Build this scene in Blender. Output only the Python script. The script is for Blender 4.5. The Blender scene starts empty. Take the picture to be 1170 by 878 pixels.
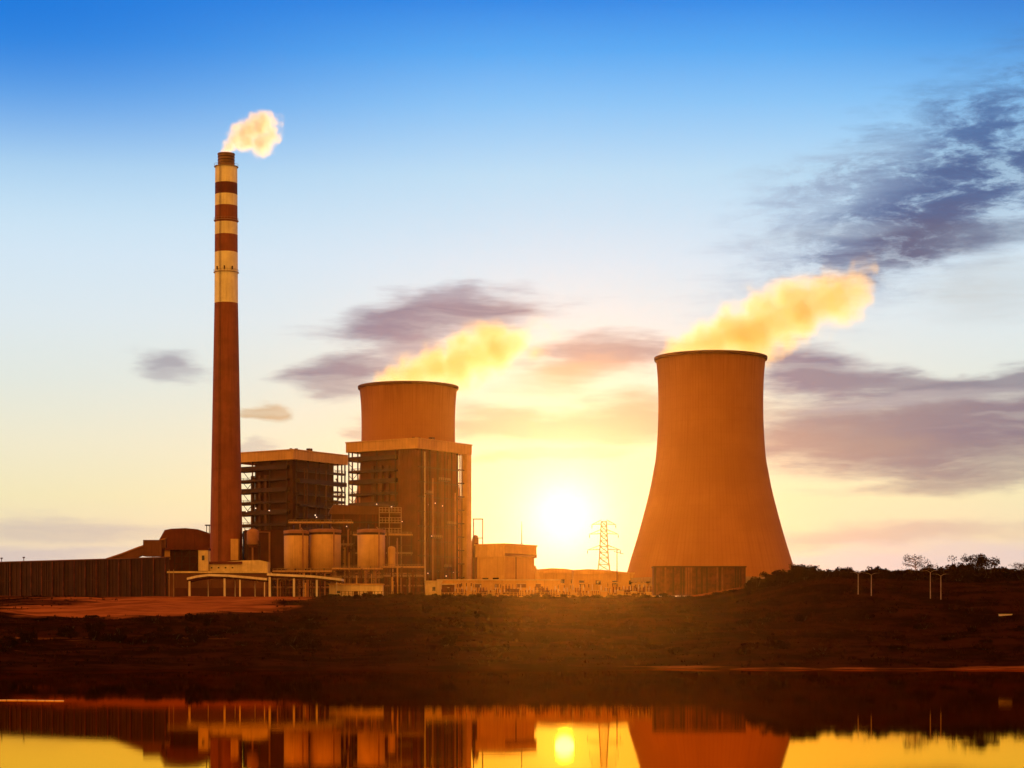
import bpy, math, random
from mathutils import Vector, Matrix, noise as mnoise
R = math.radians
rnd = random.Random(7)
scene = bpy.context.scene
COL = scene.collection

# ------------------------------------------------------------------ camera model (photo 1170 x 878)
F, CX, HZ, HC = 2300.0, 585.0, 721.0, 8.5


def P(px, py, d):
    return Vector(((px - CX) / F * d, d, HC + (HZ - py) / F * d))


def PX(px, d):
    return (px - CX) / F * d


def PZ(py, d):
    return HC + (HZ - py) / F * d


def az_of(px):
    return math.atan((px - CX) / F)


def el_of(px, py):
    return math.atan((HZ - py) / F * math.cos(az_of(px)))


SUN_PX, SUN_PY = 645, 589
SUN_AZ, SUN_EL = az_of(SUN_PX), el_of(SUN_PX, SUN_PY)
SUN_DIR = Vector((math.sin(SUN_AZ) * math.cos(SUN_EL), math.cos(SUN_AZ) * math.cos(SUN_EL), math.sin(SUN_EL)))


def lin(r, g, b):
    f = lambda c: (c / 255 / 12.92) if c / 255 <= 0.04045 else ((c / 255 + 0.055) / 1.055) ** 2.4
    return (f(r), f(g), f(b), 1.0)


def sstep(a, b, x):
    t = max(0.0, min(1.0, (x - a) / (b - a)))
    return t * t * (3 - 2 * t)


# ------------------------------------------------------------------ node helpers
class NT:
    def __init__(s, tree):
        s.t = tree

    def n(s, typ, **kw):
        nd = s.t.nodes.new(typ)
        for k, v in kw.items():
            setattr(nd, k, v)
        return nd

    def put(s, sock, v):
        if isinstance(v, bpy.types.NodeSocket):
            s.t.links.new(v, sock)
        else:
            sock.default_value = v

    def m(s, op, a, b=None, c=None, clamp=False):
        nd = s.n('ShaderNodeMath', operation=op, use_clamp=clamp)
        s.put(nd.inputs[0], a)
        if b is not None:
            s.put(nd.inputs[1], b)
        if c is not None:
            s.put(nd.inputs[2], c)
        return nd.outputs[0]

    def mix(s, fac, a, b, blend='MIX', clamp=True):
        nd = s.n('ShaderNodeMix', data_type='RGBA', blend_type=blend)
        nd.clamp_factor = clamp
        s.put(nd.inputs[0], fac)
        s.put(nd.inputs[6], a)
        s.put(nd.inputs[7], b)
        return nd.outputs[2]

    def rng(s, v, a, b, c=0.0, d=1.0, smooth=True):
        nd = s.n('ShaderNodeMapRange')
        nd.interpolation_type = 'SMOOTHSTEP' if smooth else 'LINEAR'
        s.put(nd.inputs[0], v)
        for i, x in enumerate((a, b, c, d)):
            s.put(nd.inputs[i + 1], x)
        return nd.outputs[0]

    def noise(s, vec, scale, detail=3.0, rough=0.55, color=False):
        nd = s.n('ShaderNodeTexNoise')
        s.put(nd.inputs['Vector'], vec)
        nd.inputs['Scale'].default_value = scale
        nd.inputs['Detail'].default_value = detail
        nd.inputs['Roughness'].default_value = rough
        return nd.outputs['Color' if color else 'Fac']

    def mapping(s, vec, loc=(0, 0, 0), rot=(0, 0, 0), scale=(1, 1, 1), typ='POINT'):
        nd = s.n('ShaderNodeMapping', vector_type=typ)
        s.put(nd.inputs['Vector'], vec)
        nd.inputs['Location'].default_value = loc
        nd.inputs['Rotation'].default_value = rot
        nd.inputs['Scale'].default_value = scale
        return nd.outputs[0]

    def ramp(s, v, stops):
        nd = s.n('ShaderNodeValToRGB')
        s.put(nd.inputs[0], v)
        e = nd.color_ramp.elements
        e[0].position, e[0].color = stops[0]
        e[1].position, e[1].color = stops[-1]
        for p, c in stops[1:-1]:
            x = e.new(p)
            x.color = c
        return nd.outputs[0]


def material(name, col, rough=0.8, var=0.25, scale=0.25, streak=False, metal=0.0, bump=0.0, dirt=0.0, spec=0.3):
    """Procedural Principled material: base colour with two scales of noise, optional vertical run-off streaks."""
    m = bpy.data.materials.new(name)
    m.use_nodes = True
    t = NT(m.node_tree)
    b = m.node_tree.nodes['Principled BSDF']
    co = t.n('ShaderNodeTexCoord').outputs['Object']
    c = (col[0], col[1], col[2], 1)
    dk = (col[0] * (1 - var), col[1] * (1 - var * 1.1), col[2] * (1 - var * 1.15), 1)
    lt = (min(1, col[0] * (1 + var * .6)), min(1, col[1] * (1 + var * .55)), min(1, col[2] * (1 + var * .5)), 1)
    n1 = t.noise(co, scale, 5, 0.6)
    k = t.mix(t.rng(n1, 0.35, 0.65), dk, lt)
    if streak:
        sc = t.mapping(co, scale=(1.0, 1.0, 0.04))
        n2 = t.noise(sc, 1.1, 4, 0.65)
        k = t.mix(t.rng(n2, 0.45, 0.75, 0, 0.55), k, (col[0] * .55, col[1] * .5, col[2] * .45, 1))
    if dirt:
        n3 = t.noise(co, scale * 7, 4, 0.7)
        k = t.mix(t.rng(n3, 0.5, 0.7, 0, dirt), k, (col[0] * .4, col[1] * .36, col[2] * .3, 1))
    t.put(b.inputs['Base Color'], k)
    b.inputs['Roughness'].default_value = rough
    b.inputs['Metallic'].default_value = metal
    b.inputs['Specular IOR Level'].default_value = spec
    if bump:
        bp = t.n('ShaderNodeBump')
        bp.inputs['Strength'].default_value = bump
        bp.inputs['Distance'].default_value = 0.4
        t.put(bp.inputs['Height'], t.noise(co, scale * 5, 5))
        t.put(b.inputs['Normal'], bp.outputs[0])
    return m


M = {}
M['cream'] = material('cream_paint', (.74, .60, .34), .7, .15, .2, True)
M['pale'] = material('pale_render', (.66, .52, .28), .8, .18, .15, True)
M['white'] = material('weathered_white_paint', (.72, .62, .52), .55, .12, .3, True)
M['fascia'] = material('ochre_fascia_cladding', (.62, .36, .12), .7, .12, .12, True)
M['brown'] = material('brown_sheet_cladding', (.13, .045, .022), .7, .25, .1, True)
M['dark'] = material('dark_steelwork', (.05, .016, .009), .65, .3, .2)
M['deep'] = material('deep_brown_wall', (.075, .017, .009), .85, .3, .12, True)
M['steel'] = material('galvanised_steel', (.34, .22, .13), .5, .2, .4, metal=.3)
M['rust'] = material('red_oxide_cladding', (.12, .021, .008), .75, .25, .12, True)
M['rust2'] = material('worn_red_oxide_cladding', (.17, .036, .014), .75, .25, .12, True)
M['timber2'] = material('bleached_brown_boards', (.20, .06, .03), .85, .35, .3, True)
M['timber3'] = material('sooty_brown_boards', (.05, .013, .009), .85, .35, .3, True)
M['ochre'] = material('ochre_silo_coating', (.60, .36, .13), .6, .12, .2, True)
M['band'] = material('dull_pink_band', (.33, .15, .08), .7, .2, .2)
M['timber'] = material('brown_slatted_boards', (.11, .028, .015), .85, .45, .35, True)
M['fence'] = material('wind_fence_sheet', (.045, .013, .007), .8, .3, .15, True)
M['bark'] = material('dark_bark', (.05, .03, .02), .9, .3, 1.0)
M['palebark'] = material('pale_bark', (.3, .2, .14), .9, .3, 1.0)
M['leaf'] = material('dusky_foliage', (.022, .006, .003), .9, .4, .3, spec=0)
M['leaf_dry'] = material('dry_foliage', (.036, .009, .004), .9, .4, .3, spec=0)
M['concrete_low'] = material('stained_concrete', (.34, .22, .13), .85, .2, .2, True)
M['glass'] = material('dark_window_glass', (.02, .012, .01), .15, .1, .2, spec=.5)
M['chim_red'] = material('chimney_red_paint', (.245, .070, .030), .8, .16, .12, True)
M['chim_cream'] = material('chimney_cream_paint', (.86, .82, .56), .75, .12, .15, True)
M['chim_top'] = material('sooty_flue_metal', (.22, .12, .05), .6, .3, .3, True)
M['roofmat'] = material('dark_roof_felt', (.12, .05, .028), .9, .3, .15)


def lamp_mat():
    m = bpy.data.materials.new('lit_lamp')
    m.use_nodes = True
    b = m.node_tree.nodes['Principled BSDF']
    b.inputs['Base Color'].default_value = (.9, .7, .5, 1)
    b.inputs['Emission Color'].default_value = (1, .72, .5, 1)
    b.inputs['Emission Strength'].default_value = 2.2
    return m


M['lamp'] = lamp_mat()


def tower_mat():
    """Weathered cooling-tower concrete: vertical rib lines, horizontal lift joints, run-off streaks."""
    m = bpy.data.materials.new('cooling_tower_concrete')
    m.use_nodes = True
    t = NT(m.node_tree)
    b = m.node_tree.nodes['Principled BSDF']
    co = t.n('ShaderNodeTexCoord').outputs['Object']
    sep = t.n('ShaderNodeSeparateXYZ')
    t.put(sep.inputs[0], co)
    ang = t.m('ARCTAN2', sep.outputs[0], sep.outputs[1])
    cmb = t.n('ShaderNodeCombineXYZ')
    t.put(cmb.inputs[0], t.m('MULTIPLY', ang, 14.0))
    t.put(cmb.inputs[2], t.m('MULTIPLY', sep.outputs[2], 0.018))
    st = t.noise(cmb.outputs[0], 1.6, 5, 0.62)
    big = t.noise(co, 0.022, 4, 0.55)
    k = t.mix(t.rng(big, .35, .65), (.355, .140, .045, 1), (.445, .182, .06, 1))
    k = t.mix(t.rng(st, .46, .76, 0, .30), k, (.24, .085, .03, 1))
    rib = t.m('SINE', t.m('MULTIPLY', ang, 120.0))
    k = t.mix(t.rng(rib, .4, 1.0, 0, .13), k, (.2, .07, .025, 1))
    lift = t.m('FRACT', t.m('MULTIPLY', sep.outputs[2], 1 / 6.0))
    k = t.mix(t.rng(lift, .9, .97, 0, .08), k, (.2, .07, .03, 1))
    stain = t.m('ADD', t.m('DIVIDE', sep.outputs[2], 120.0), t.m('MULTIPLY', t.m('SUBTRACT', st, .5), .5))
    k = t.mix(t.rng(stain, .86, 1.12, 0, .45), k, (.17, .055, .02, 1))
    t.put(b.inputs['Base Color'], k)
    b.inputs['Roughness'].default_value = .9
    b.inputs['Specular IOR Level'].default_value = .15
    return m


M['tower'] = tower_mat()


# ------------------------------------------------------------------ mesh builder
class MB:
    def __init__(s):
        s.v, s.f, s.mi = [], [], []

    def add(s, verts, faces, m=0):
        o = len(s.v)
        s.v += [tuple(p) for p in verts]
        s.f += [tuple(i + o for i in f) for f in faces]
        s.mi += [m] * len(faces)
        return s

    def box(s, x0, x1, y0, y1, z0, z1, m=0):
        v = [(x, y, z) for z in (z0, z1) for y in (y0, y1) for x in (x0, x1)]
        return s.add(v, [(0, 2, 3, 1), (4, 5, 7, 6), (0, 1, 5, 4), (2, 6, 7, 3), (0, 4, 6, 2), (1, 3, 7, 5)], m)

    def beam(s, p, q, w=.3, h=None, m=0):
        p, q = Vector(p), Vector(q)
        h = h or w
        d = (q - p).normalized()
        a = d.cross(Vector((0, 0, 1)))
        a = Vector((1, 0, 0)) if a.length < 1e-4 else a.normalized()
        b = d.cross(a)
        v = []
        for c in (p, q):
            for i, j in ((-1, -1), (1, -1), (1, 1), (-1, 1)):
                v.append(c + a * (i * w / 2) + b * (j * h / 2))
        return s.add(v, [(3, 2, 1, 0), (4, 5, 6, 7)] + [(i, (i + 1) % 4, (i + 1) % 4 + 4, i + 4) for i in range(4)], m)

    def tube(s, pts, r, n=8, m=0):
        pts = [Vector(p) for p in pts]
        rs = r if isinstance(r, (list, tuple)) else [r] * len(pts)
        vs, fs = [], []
        for k, p in enumerate(pts):
            d = (pts[min(k + 1, len(pts) - 1)] - pts[max(k - 1, 0)]).normalized()
            a = d.cross(Vector((0, 0, 1)))
            a = Vector((1, 0, 0)) if a.length < 1e-3 else a.normalized()
            b = d.cross(a)
            for i in range(n):
                t = 2 * math.pi * i / n
                vs.append(p + (a * math.cos(t) + b * math.sin(t)) * rs[k])
        for k in range(len(pts) - 1):
            for i in range(n):
                j = (i + 1) % n
                fs.append((k * n + i, k * n + j, (k + 1) * n + j, (k + 1) * n + i))
        fs.append(tuple(range(n - 1, -1, -1)))
        fs.append(tuple((len(pts) - 1) * n + i for i in range(n)))
        return s.add(vs, fs, m)

    def lathe(s, prof, n=48, c=(0, 0), m=0, mfun=None, closed=False):
        vs, fs = [], []
        for r, z in prof:
            for i in range(n):
                t = 2 * math.pi * i / n
                vs.append((c[0] + r * math.cos(t), c[1] + r * math.sin(t), z))
        o = len(s.v)
        s.v += vs
        K = len(prof)
        for k in range(K if closed else K - 1):
            k2 = (k + 1) % K
            for i in range(n):
                j = (i + 1) % n
                s.f.append((o + k * n + i, o + k * n + j, o + k2 * n + j, o + k2 * n + i))
                s.mi.append(mfun(k) if mfun else m)
        if not closed:
            s.f.append(tuple(o + i for i in range(n - 1, -1, -1)))
            s.f.append(tuple(o + (K - 1) * n + i for i in range(n)))
            s.mi += [m if not mfun else mfun(0), m if not mfun else mfun(K - 2)]
        return s

    def prism(s, poly, y0, y1, m=0):
        """poly of (x, z) extruded along y"""
        n = len(poly)
        v = [(x, y0, z) for x, z in poly] + [(x, y1, z) for x, z in poly]
        f = [tuple(range(n)), tuple(range(2 * n - 1, n - 1, -1))]
        f += [(i, i + n, (i + 1) % n + n, (i + 1) % n) for i in range(n)]
        return s.add(v, f, m)

    def ribs_x(s, x0, x1, y, z0, z1, step=2.0, w=.35, d=.25, m=0):
        """vertical battens proud of a wall whose face is the plane y (outside = -y)"""
        k = x0 + step / 2
        while k < x1 - w:
            s.box(k - w / 2, k + w / 2, y - d, y + .1, z0, z1, rnd.choice(m) if isinstance(m, (list, tuple)) else m)
            k += step
        return s

    def ribs_y(s, y0, y1, x, z0, z1, step=2.0, w=.35, d=.25, m=0):
        k = y0 + step / 2
        while k < y1 - w:
            s.box(x - d, x + .1, k - w / 2, k + w / 2, z0, z1, m)
            k += step
        return s

    def mesh(s, name, mats, smooth=False):
        me = bpy.data.meshes.new(name)
        me.from_pydata(s.v, [], s.f)
        for m in (mats if isinstance(mats, (list, tuple)) else [mats]):
            me.materials.append(M[m] if isinstance(m, str) else m)
        me.polygons.foreach_set('material_index', s.mi)
        if smooth:
            me.polygons.foreach_set('use_smooth', [True] * len(s.f))
        me.update()
        return me

    def build(s, name, mats, parent=None, smooth=False, loc=None):
        o = bpy.data.objects.new(name, s.mesh(name, mats, smooth))
        COL.objects.link(o)
        o.parent = parent
        if loc is not None:
            o.location = loc
        return o


def tag(o, label=None, cat=None, group=None, kind=None):
    for k, v in (('label', label), ('category', cat), ('group', group), ('kind', kind)):
        if v:
            o[k] = v
    return o


def thing(name, label, cat, loc=(0, 0, 0), rz=0.0, group=None):
    o = bpy.data.objects.new(name, None)
    COL.objects.link(o)
    o.location = loc
    o.rotation_euler = (0, 0, rz)
    return tag(o, label, cat, group)


def dup(root, loc, rz=0.0, sc=None, label=None):
    r = root.copy()
    COL.objects.link(r)
    r.location = loc
    r.rotation_euler = (0, 0, rz)
    if sc:
        r.scale = sc if isinstance(sc, (tuple, list)) else (sc, sc, sc)
    if label:
        r['label'] = label
    for ch in root.children:
        c = ch.copy()
        COL.objects.link(c)
        c.parent = r
        for g in ch.children:
            d = g.copy()
            COL.objects.link(d)
            d.parent = c
    return r


# ------------------------------------------------------------------ terrain
KEYS = [(-14, -2.0), (0, 0.02), (6, .55), (14, .9), (40, 2.3), (85, 5.2), (130, 8.2), (180, 11.6), (230, 14.6), (280, 17.2),
        (330, 19.6), (365, 21.4), (400, 22.6), (480, 24.0), (560, 24.9), (700, 25.2), (6000, 27)]


def shore(x):
    return 440 + 7 * math.sin(x * .021 + 1.2) + 4 * math.sin(x * .067) + 2 * math.sin(x * .17 + 2)


def ground_z(x, y):
    if y < 80:
        return 6.9 - 8.9 * sstep(4, 46, y)
    t = y - shore(x)
    if t < -14:
        return -2.0
    for (a, za), (b, zb) in zip(KEYS, KEYS[1:]):
        if t <= b:
            z = za + (zb - za) * (t - a) / (b - a)
            break
    rx = sstep(70, 128, x - .02 * (y - 780))
    z += 8.0 * rx * sstep(560, 770, y) * (1 - .4 * sstep(900, 1100, y))
    z += 2.2 * math.exp(-((x - 105) / 22) ** 2 - ((y - 735) / 45) ** 2)
    bank = sstep(2, 40, t) * (1 - sstep(370, 420, t) * (1 - rx))
    if bank > 0:
        v = Vector((x * .022, y * .03, 3.3))
        z += bank * (1.5 * mnoise.noise(v) + .8 * mnoise.noise(v * 2.7) + .4 * mnoise.noise(v * 6.1))
    elif 0 < t:
        z += .12 * mnoise.noise(Vector((x * .05, y * .05, 0)))
    return z


def hit(px, py):
    """depth at which the sight line through a photo point meets the ground"""
    y = 430.0
    while y < 1300:
        z = HC + (HZ - py) / F * y
        if ground_z((px - CX) / F * y, y) >= z:
            return y
        y += 2
    return 830.0


def soil_amount(x, y):
    t = y - shore(x)
    n = mnoise.noise(Vector((x * .03, y * .02, 9))) + .6 * mnoise.noise(Vector((x * .11, y * .05, 4)))
    a = sstep(190, 240, t + 28 * n) * (.35 + .65 * sstep(-190, -140, x + 15 * n)) * (1 - sstep(-96, -70, x + 12 * n))
    a = max(a, .9 * sstep(395, 420, t) * (1 - sstep(90, 120, x)))
    a = max(a, .55 * sstep(9, 3, t + 7 * n) * sstep(-3, 1, t) * sstep(-10, 50, x + 25 * n))
    st = mnoise.noise(Vector((x * .012, y * .09, 2)))
    a = max(a, .34 * sstep(.15, .5, st + .3 * n) * (1 - sstep(90, 190, t)))
    if t < 390:
        a *= 1 - .7 * sstep(-75, -30, x)  * sstep(12, 30, t)
    return a


def make_ground():
    xs = []
    x = -2600.0
    while x < 2600:
        xs.append(x)
        x += 2.2 if -230 <= x < 250 else (20 if abs(x) < 600 else 150)
    ys = []
    y = -300.0
    while y < 5200:
        ys.append(y)
        y += 4 if y < 60 else (40 if y < 400 else (2.0 if y < 860 else (8 if y < 1250 else 150)))
    verts = [(x, y, ground_z(x, y)) for y in ys for x in xs]
    n = len(xs)
    faces = [(j * n + i, j * n + i + 1, (j + 1) * n + i + 1, (j + 1) * n + i) for j in range(len(ys) - 1) for i in range(n - 1)]
    me = bpy.data.meshes.new('ground')
    me.from_pydata(verts, [], faces)
    at = me.attributes.new('soil', 'FLOAT', 'POINT')
    at.data.foreach_set('value', [soil_amount(v[0], v[1]) if v[1] > 400 else 0 for v in verts])
    me.polygons.foreach_set('use_smooth', [True] * len(faces))
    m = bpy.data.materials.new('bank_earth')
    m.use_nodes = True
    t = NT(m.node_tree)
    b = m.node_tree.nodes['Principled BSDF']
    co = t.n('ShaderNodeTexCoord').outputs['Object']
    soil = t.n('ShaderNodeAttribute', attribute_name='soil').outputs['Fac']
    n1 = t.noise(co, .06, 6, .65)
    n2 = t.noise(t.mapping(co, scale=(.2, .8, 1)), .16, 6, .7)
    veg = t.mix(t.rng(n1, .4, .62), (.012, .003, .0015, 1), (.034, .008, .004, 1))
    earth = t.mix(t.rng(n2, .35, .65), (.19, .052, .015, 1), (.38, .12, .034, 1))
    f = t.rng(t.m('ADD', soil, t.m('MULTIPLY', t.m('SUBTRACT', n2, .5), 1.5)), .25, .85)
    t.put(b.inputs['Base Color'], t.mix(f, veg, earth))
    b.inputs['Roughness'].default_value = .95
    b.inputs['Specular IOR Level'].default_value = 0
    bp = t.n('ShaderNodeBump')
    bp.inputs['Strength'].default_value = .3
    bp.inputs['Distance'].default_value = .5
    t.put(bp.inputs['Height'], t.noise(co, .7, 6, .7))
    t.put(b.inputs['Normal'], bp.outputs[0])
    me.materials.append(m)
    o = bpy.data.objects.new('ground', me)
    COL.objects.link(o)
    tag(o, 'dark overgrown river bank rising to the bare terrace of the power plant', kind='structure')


make_ground()


def make_river():
    mb = MB()
    mb.add([(-2500, 20, 0), (2500, 20, 0), (2500, 470, 0), (-2500, 470, 0)], [(0, 1, 2, 3)])
    m = bpy.data.materials.new('silty_river_water')
    m.use_nodes = True
    t = NT(m.node_tree)
    nodes = m.node_tree.nodes
    nodes.remove(nodes['Principled BSDF'])
    co = t.n('ShaderNodeTexCoord').outputs['Object']
    w1 = t.noise(t.mapping(co, scale=(.05, .30, 1)), 1.0, 4, .6)
    w2 = t.noise(t.mapping(co, scale=(.35, 1.6, 1)), 1.0, 3, .6)
    patch = t.rng(t.noise(t.mapping(co, scale=(.006, .035, 1)), 1.0, 3, .5), .36, .70, .45, 1.0)
    h = t.m('ADD', t.m('MULTIPLY', w1, .6), t.m('MULTIPLY', w2, .25))
    bp = t.n('ShaderNodeBump')
    t.put(bp.inputs['Strength'], t.m('MULTIPLY', patch, .20))
    bp.inputs['Distance'].default_value = .02
    t.put(bp.inputs['Height'], h)
    gl = t.n('ShaderNodeBsdfGlossy', distribution='BECKMANN')
    gl.inputs['Color'].default_value = (.94, .54, .05, 1)
    t.put(gl.inputs['Roughness'], t.m('MULTIPLY_ADD', patch, .012, .024))
    t.put(gl.inputs['Normal'], bp.outputs[0])
    df = t.n('ShaderNodeBsdfDiffuse')
    df.inputs['Color'].default_value = (.05, .018, .006, 1)
    fr = t.n('ShaderNodeFresnel')
    fr.inputs['IOR'].default_value = 1.5
    mx = t.n('ShaderNodeMixShader')
    t.put(mx.inputs[0], t.m('POWER', fr.outputs[0], .25))
    t.put(mx.inputs[1], df.outputs[0])
    t.put(mx.inputs[2], gl.outputs[0])
    t.put(nodes['Material Output'].inputs[0], mx.outputs[0])
    o = mb.build('river', [m])
    tag(o, 'still amber river mirroring the plant and the sun', kind='structure')


make_river()

# ------------------------------------------------------------------ cooling towers
BASE_Z = 24.0


def cooling_tower(label, px, d):
    z0 = ground_z(PX(px, d), d) - .3
    root = thing('cooling_tower', label, 'cooling tower', (PX(px, d), d, z0), 0, 'twin cooling towers')
    S = 1000 / F
    ctrl = [(664, 98.5), (652, 94.8), (640, 91.5), (610, 82.4), (567, 71), (540, 65.5), (521, 62.4), (490, 60.3), (461, 59.7), (435, 60.3), (418, 61.6), (411, 62.4)]
    pts = [(hw * S, 8.5 + (HZ - py) * S - z0) for py, hw in ctrl]
    prof = []
    K = len(pts)
    for i in range(K - 1):
        p0, p1, p2, p3 = pts[max(i - 1, 0)], pts[i], pts[i + 1], pts[min(i + 2, K - 1)]
        for k in range(6):
            u = k / 6
            q = [.5 * (2 * p1[c] + (p2[c] - p0[c]) * u + (2 * p0[c] - 5 * p1[c] + 4 * p2[c] - p3[c]) * u * u + (3 * p1[c] - p0[c] - 3 * p2[c] + p3[c]) * u ** 3) for c in (0, 1)]
            prof.append(tuple(q))
    prof.append(pts[-1])
    inner = [(r - .7, z) for r, z in reversed(prof)]
    mb = MB()
    mb.lathe(prof + inner, 128, closed=True)
    mb.build('shell', ['tower'], root, True)
    zt, rt = pts[-1][1], pts[-1][0]
    MB().lathe([(rt - .9, zt - .6), (rt + .7, zt - .6), (rt + .9, zt + .1), (rt + .9, zt + .9), (rt - .4, zt + .9), (rt - .9, zt + .4)], 128, closed=True).build('rim', ['roofmat'], root)
    zb, rb = pts[0][1], pts[0][0]
    MB().lathe([(rb - 1.2, zb - .9), (rb + .6, zb - .9), (rb + .5, zb + 1.1), (rb - 1.2, zb + 1.1)], 128, closed=True).build('ring_beam', ['concrete_low'], root)
    MB().lathe([(rb + 1.4, -.4), (rb + 3.8, -.4), (rb + 3.8, .9), (rb + 1.4, .9)], 96, closed=True).build('basin_wall', ['concrete_low'], root)
    me = None
    nleg = 36
    for i in range(nleg):
        a = 2 * math.pi * i / nleg
        if me is None:
            w = math.pi / nleg * .8
            l = MB()
            for sg in (-1, 1):
                l.tube([((rb + 2.2) * math.cos(0), 0, .0), ((rb - .3) * math.cos(sg * w), (rb - .3) * math.sin(sg * w), zb - .5)], .55, 8)
            me = l.mesh('leg', ['concrete_low'])
        o = bpy.data.objects.new('leg', me)
        COL.objects.link(o)
        o.parent = root
        o.rotation_euler = (0, 0, a)
    MB().lathe([(rb - 7, 0), (rb - 7, zb * .72), (rb - 8, zb * .8), (rb - 8, 0)], 64, closed=True).build('fill_wall', ['fascia'], root)
    return root


cooling_tower('tall concrete cooling tower standing free right of the setting sun', 812, 1000)
cooling_tower('concrete cooling tower rising behind the boiler house roof', 466.5, 1120)


# ------------------------------------------------------------------ chimney
def chimney():
    d = 960
    S = d / F
    x = PX(258.5, d)
    z0 = ground_z(x, d) - .3
    Z = lambda py: PZ(py, d) - z0
    root = thing('chimney', 'very tall tapering chimney with red and cream bands', 'chimney', (x, d, z0))
    hw = lambda py: (12.6 + (13.4 - 12.6) * (py - 191) / 156 if py < 347 else 13.4 + (19.6 - 13.4) * ((py - 347) / 333) ** 1.0) * S
    bands = [(681, 347, 0), (347, 289, 1), (289, 269, 0), (269, 255, 1), (255, 236, 0), (236, 223, 1), (223, 210, 2), (210, 191, 1)]
    prof, mi = [], []
    for a, b, m in bands:
        k = max(1, int(abs(a - b) / 20))
        for i in range(k):
            py = a + (b - a) * i / k
            prof.append((hw(py), Z(py)))
            mi.append(m)
    prof.append((hw(191), Z(191)))
    MB().lathe(prof, 64, mfun=lambda k: mi[min(k, len(mi) - 1)]).build('shaft', ['chim_red', 'chim_cream', 'rust'], root, False)
    for p in root.children[0].data.polygons:
        p.use_smooth = len(p.vertices) == 4
    fl = MB()
    fl.lathe([(9.4 * S, Z(191.5)), (9.4 * S, Z(177.5)), (9.9 * S, Z(177.4)), (9.9 * S, Z(176)), (8.4 * S, Z(176)), (8.4 * S, Z(186))], 48)
    flue = fl.build('flue', ['chim_top'], root, False)
    mb = MB()
    for py in (180, 183.5, 187):
        mb.lathe([(9.35 * S, Z(py + .5)), (9.75 * S, Z(py + .5)), (9.75 * S, Z(py - .3)), (9.35 * S, Z(py - .3))], 48, closed=True)
    mb.build('stiffener_ring', ['dark'], flue)
    for py in (191.3, 253, 312):
        r = hw(py)
        g = MB()
        g.lathe([(r - .1, Z(py)), (r + .5, Z(py)), (r + .5, Z(py) + .18), (r - .1, Z(py) + .18)], 48, closed=True)
        pl = g.build('gallery', ['steel'], root)
        g = MB()
        g.lathe([(r + .42, Z(py) + 1.2), (r + .5, Z(py) + 1.2), (r + .5, Z(py) + 1.28), (r + .42, Z(py) + 1.28)], 32, closed=True)
        for i in range(24):
            a = 2 * math.pi * i / 24
            c, s = math.cos(a), math.sin(a)
            g.beam(((r + .46) * c, (r + .46) * s, Z(py)), ((r + .46) * c, (r + .46) * s, Z(py) + 1.25), .06)
        g.build('railing', ['steel'], pl)
    for px in (250, 258.3, 266.5):
        u = (px - 258.5) / 13.2
        r = hw(309)
        a = -math.pi / 2 + math.asin(max(-.99, min(.99, u)))
        c, s = math.cos(a), math.sin(a)
        g = MB()
        g.beam(((r - .3) * c, (r - .3) * s, Z(308)), ((r + .5) * c, (r + .5) * s, Z(308)), .5, 1.6)
        g.build('obstruction_lamp', ['dark'], root)
    lad = MB()
    for sg in (-.3, .3):
        lad.beam((sg - 2.2, -hw(680) - .2, .5), (sg - 2.2, -hw(347) - .1, Z(347)), .14)
        lad.beam((sg - 2.2, -hw(347) - .1, Z(347)), (sg - 2.2, -hw(191) - .1, Z(192)), .14)
    for i in range(60):
        py = 672 - i * 5.4
        lad.beam((-2.5, -hw(py) - .15, Z(py)), (-1.9, -hw(py) - .15, Z(py)), .1)
    lad.build('ladder', ['dark'], root)
    MB().box(3.4, 7.0, -hw(660) - 1.4, -hw(660) + 3, Z(641), Z(617)).build('inlet_cover', ['ochre'], root)
    return root


chimney()

# ------------------------------------------------------------------ boiler houses
ANG = R(34)
RZ = R(56)


def railing(mb, p, q, h=1.1, n=6, w=.1, m=0):
    p, q = Vector(p), Vector(q)
    for k in (h, h * .5):
        mb.beam(p + Vector((0, 0, k)), q + Vector((0, 0, k)), w, m=m)
    for i in range(n + 1):
        c = p.lerp(q, i / n)
        mb.beam(c, c + Vector((0, 0, h)), w, m=m)


def lamp(parent, x, y, z, s=.34):
    o = MB().box(x - s / 2, x + s / 2, y - s / 2, y + s / 2, z, z + s).build('wall_lamp', ['lamp'], parent)
    MB().box(x - s * .8, x + s * .8, y - s * .8, y + s * .8, z + s + .02, z + s + .16).build('lamp_hood', ['dark'], o)
    return o


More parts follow.
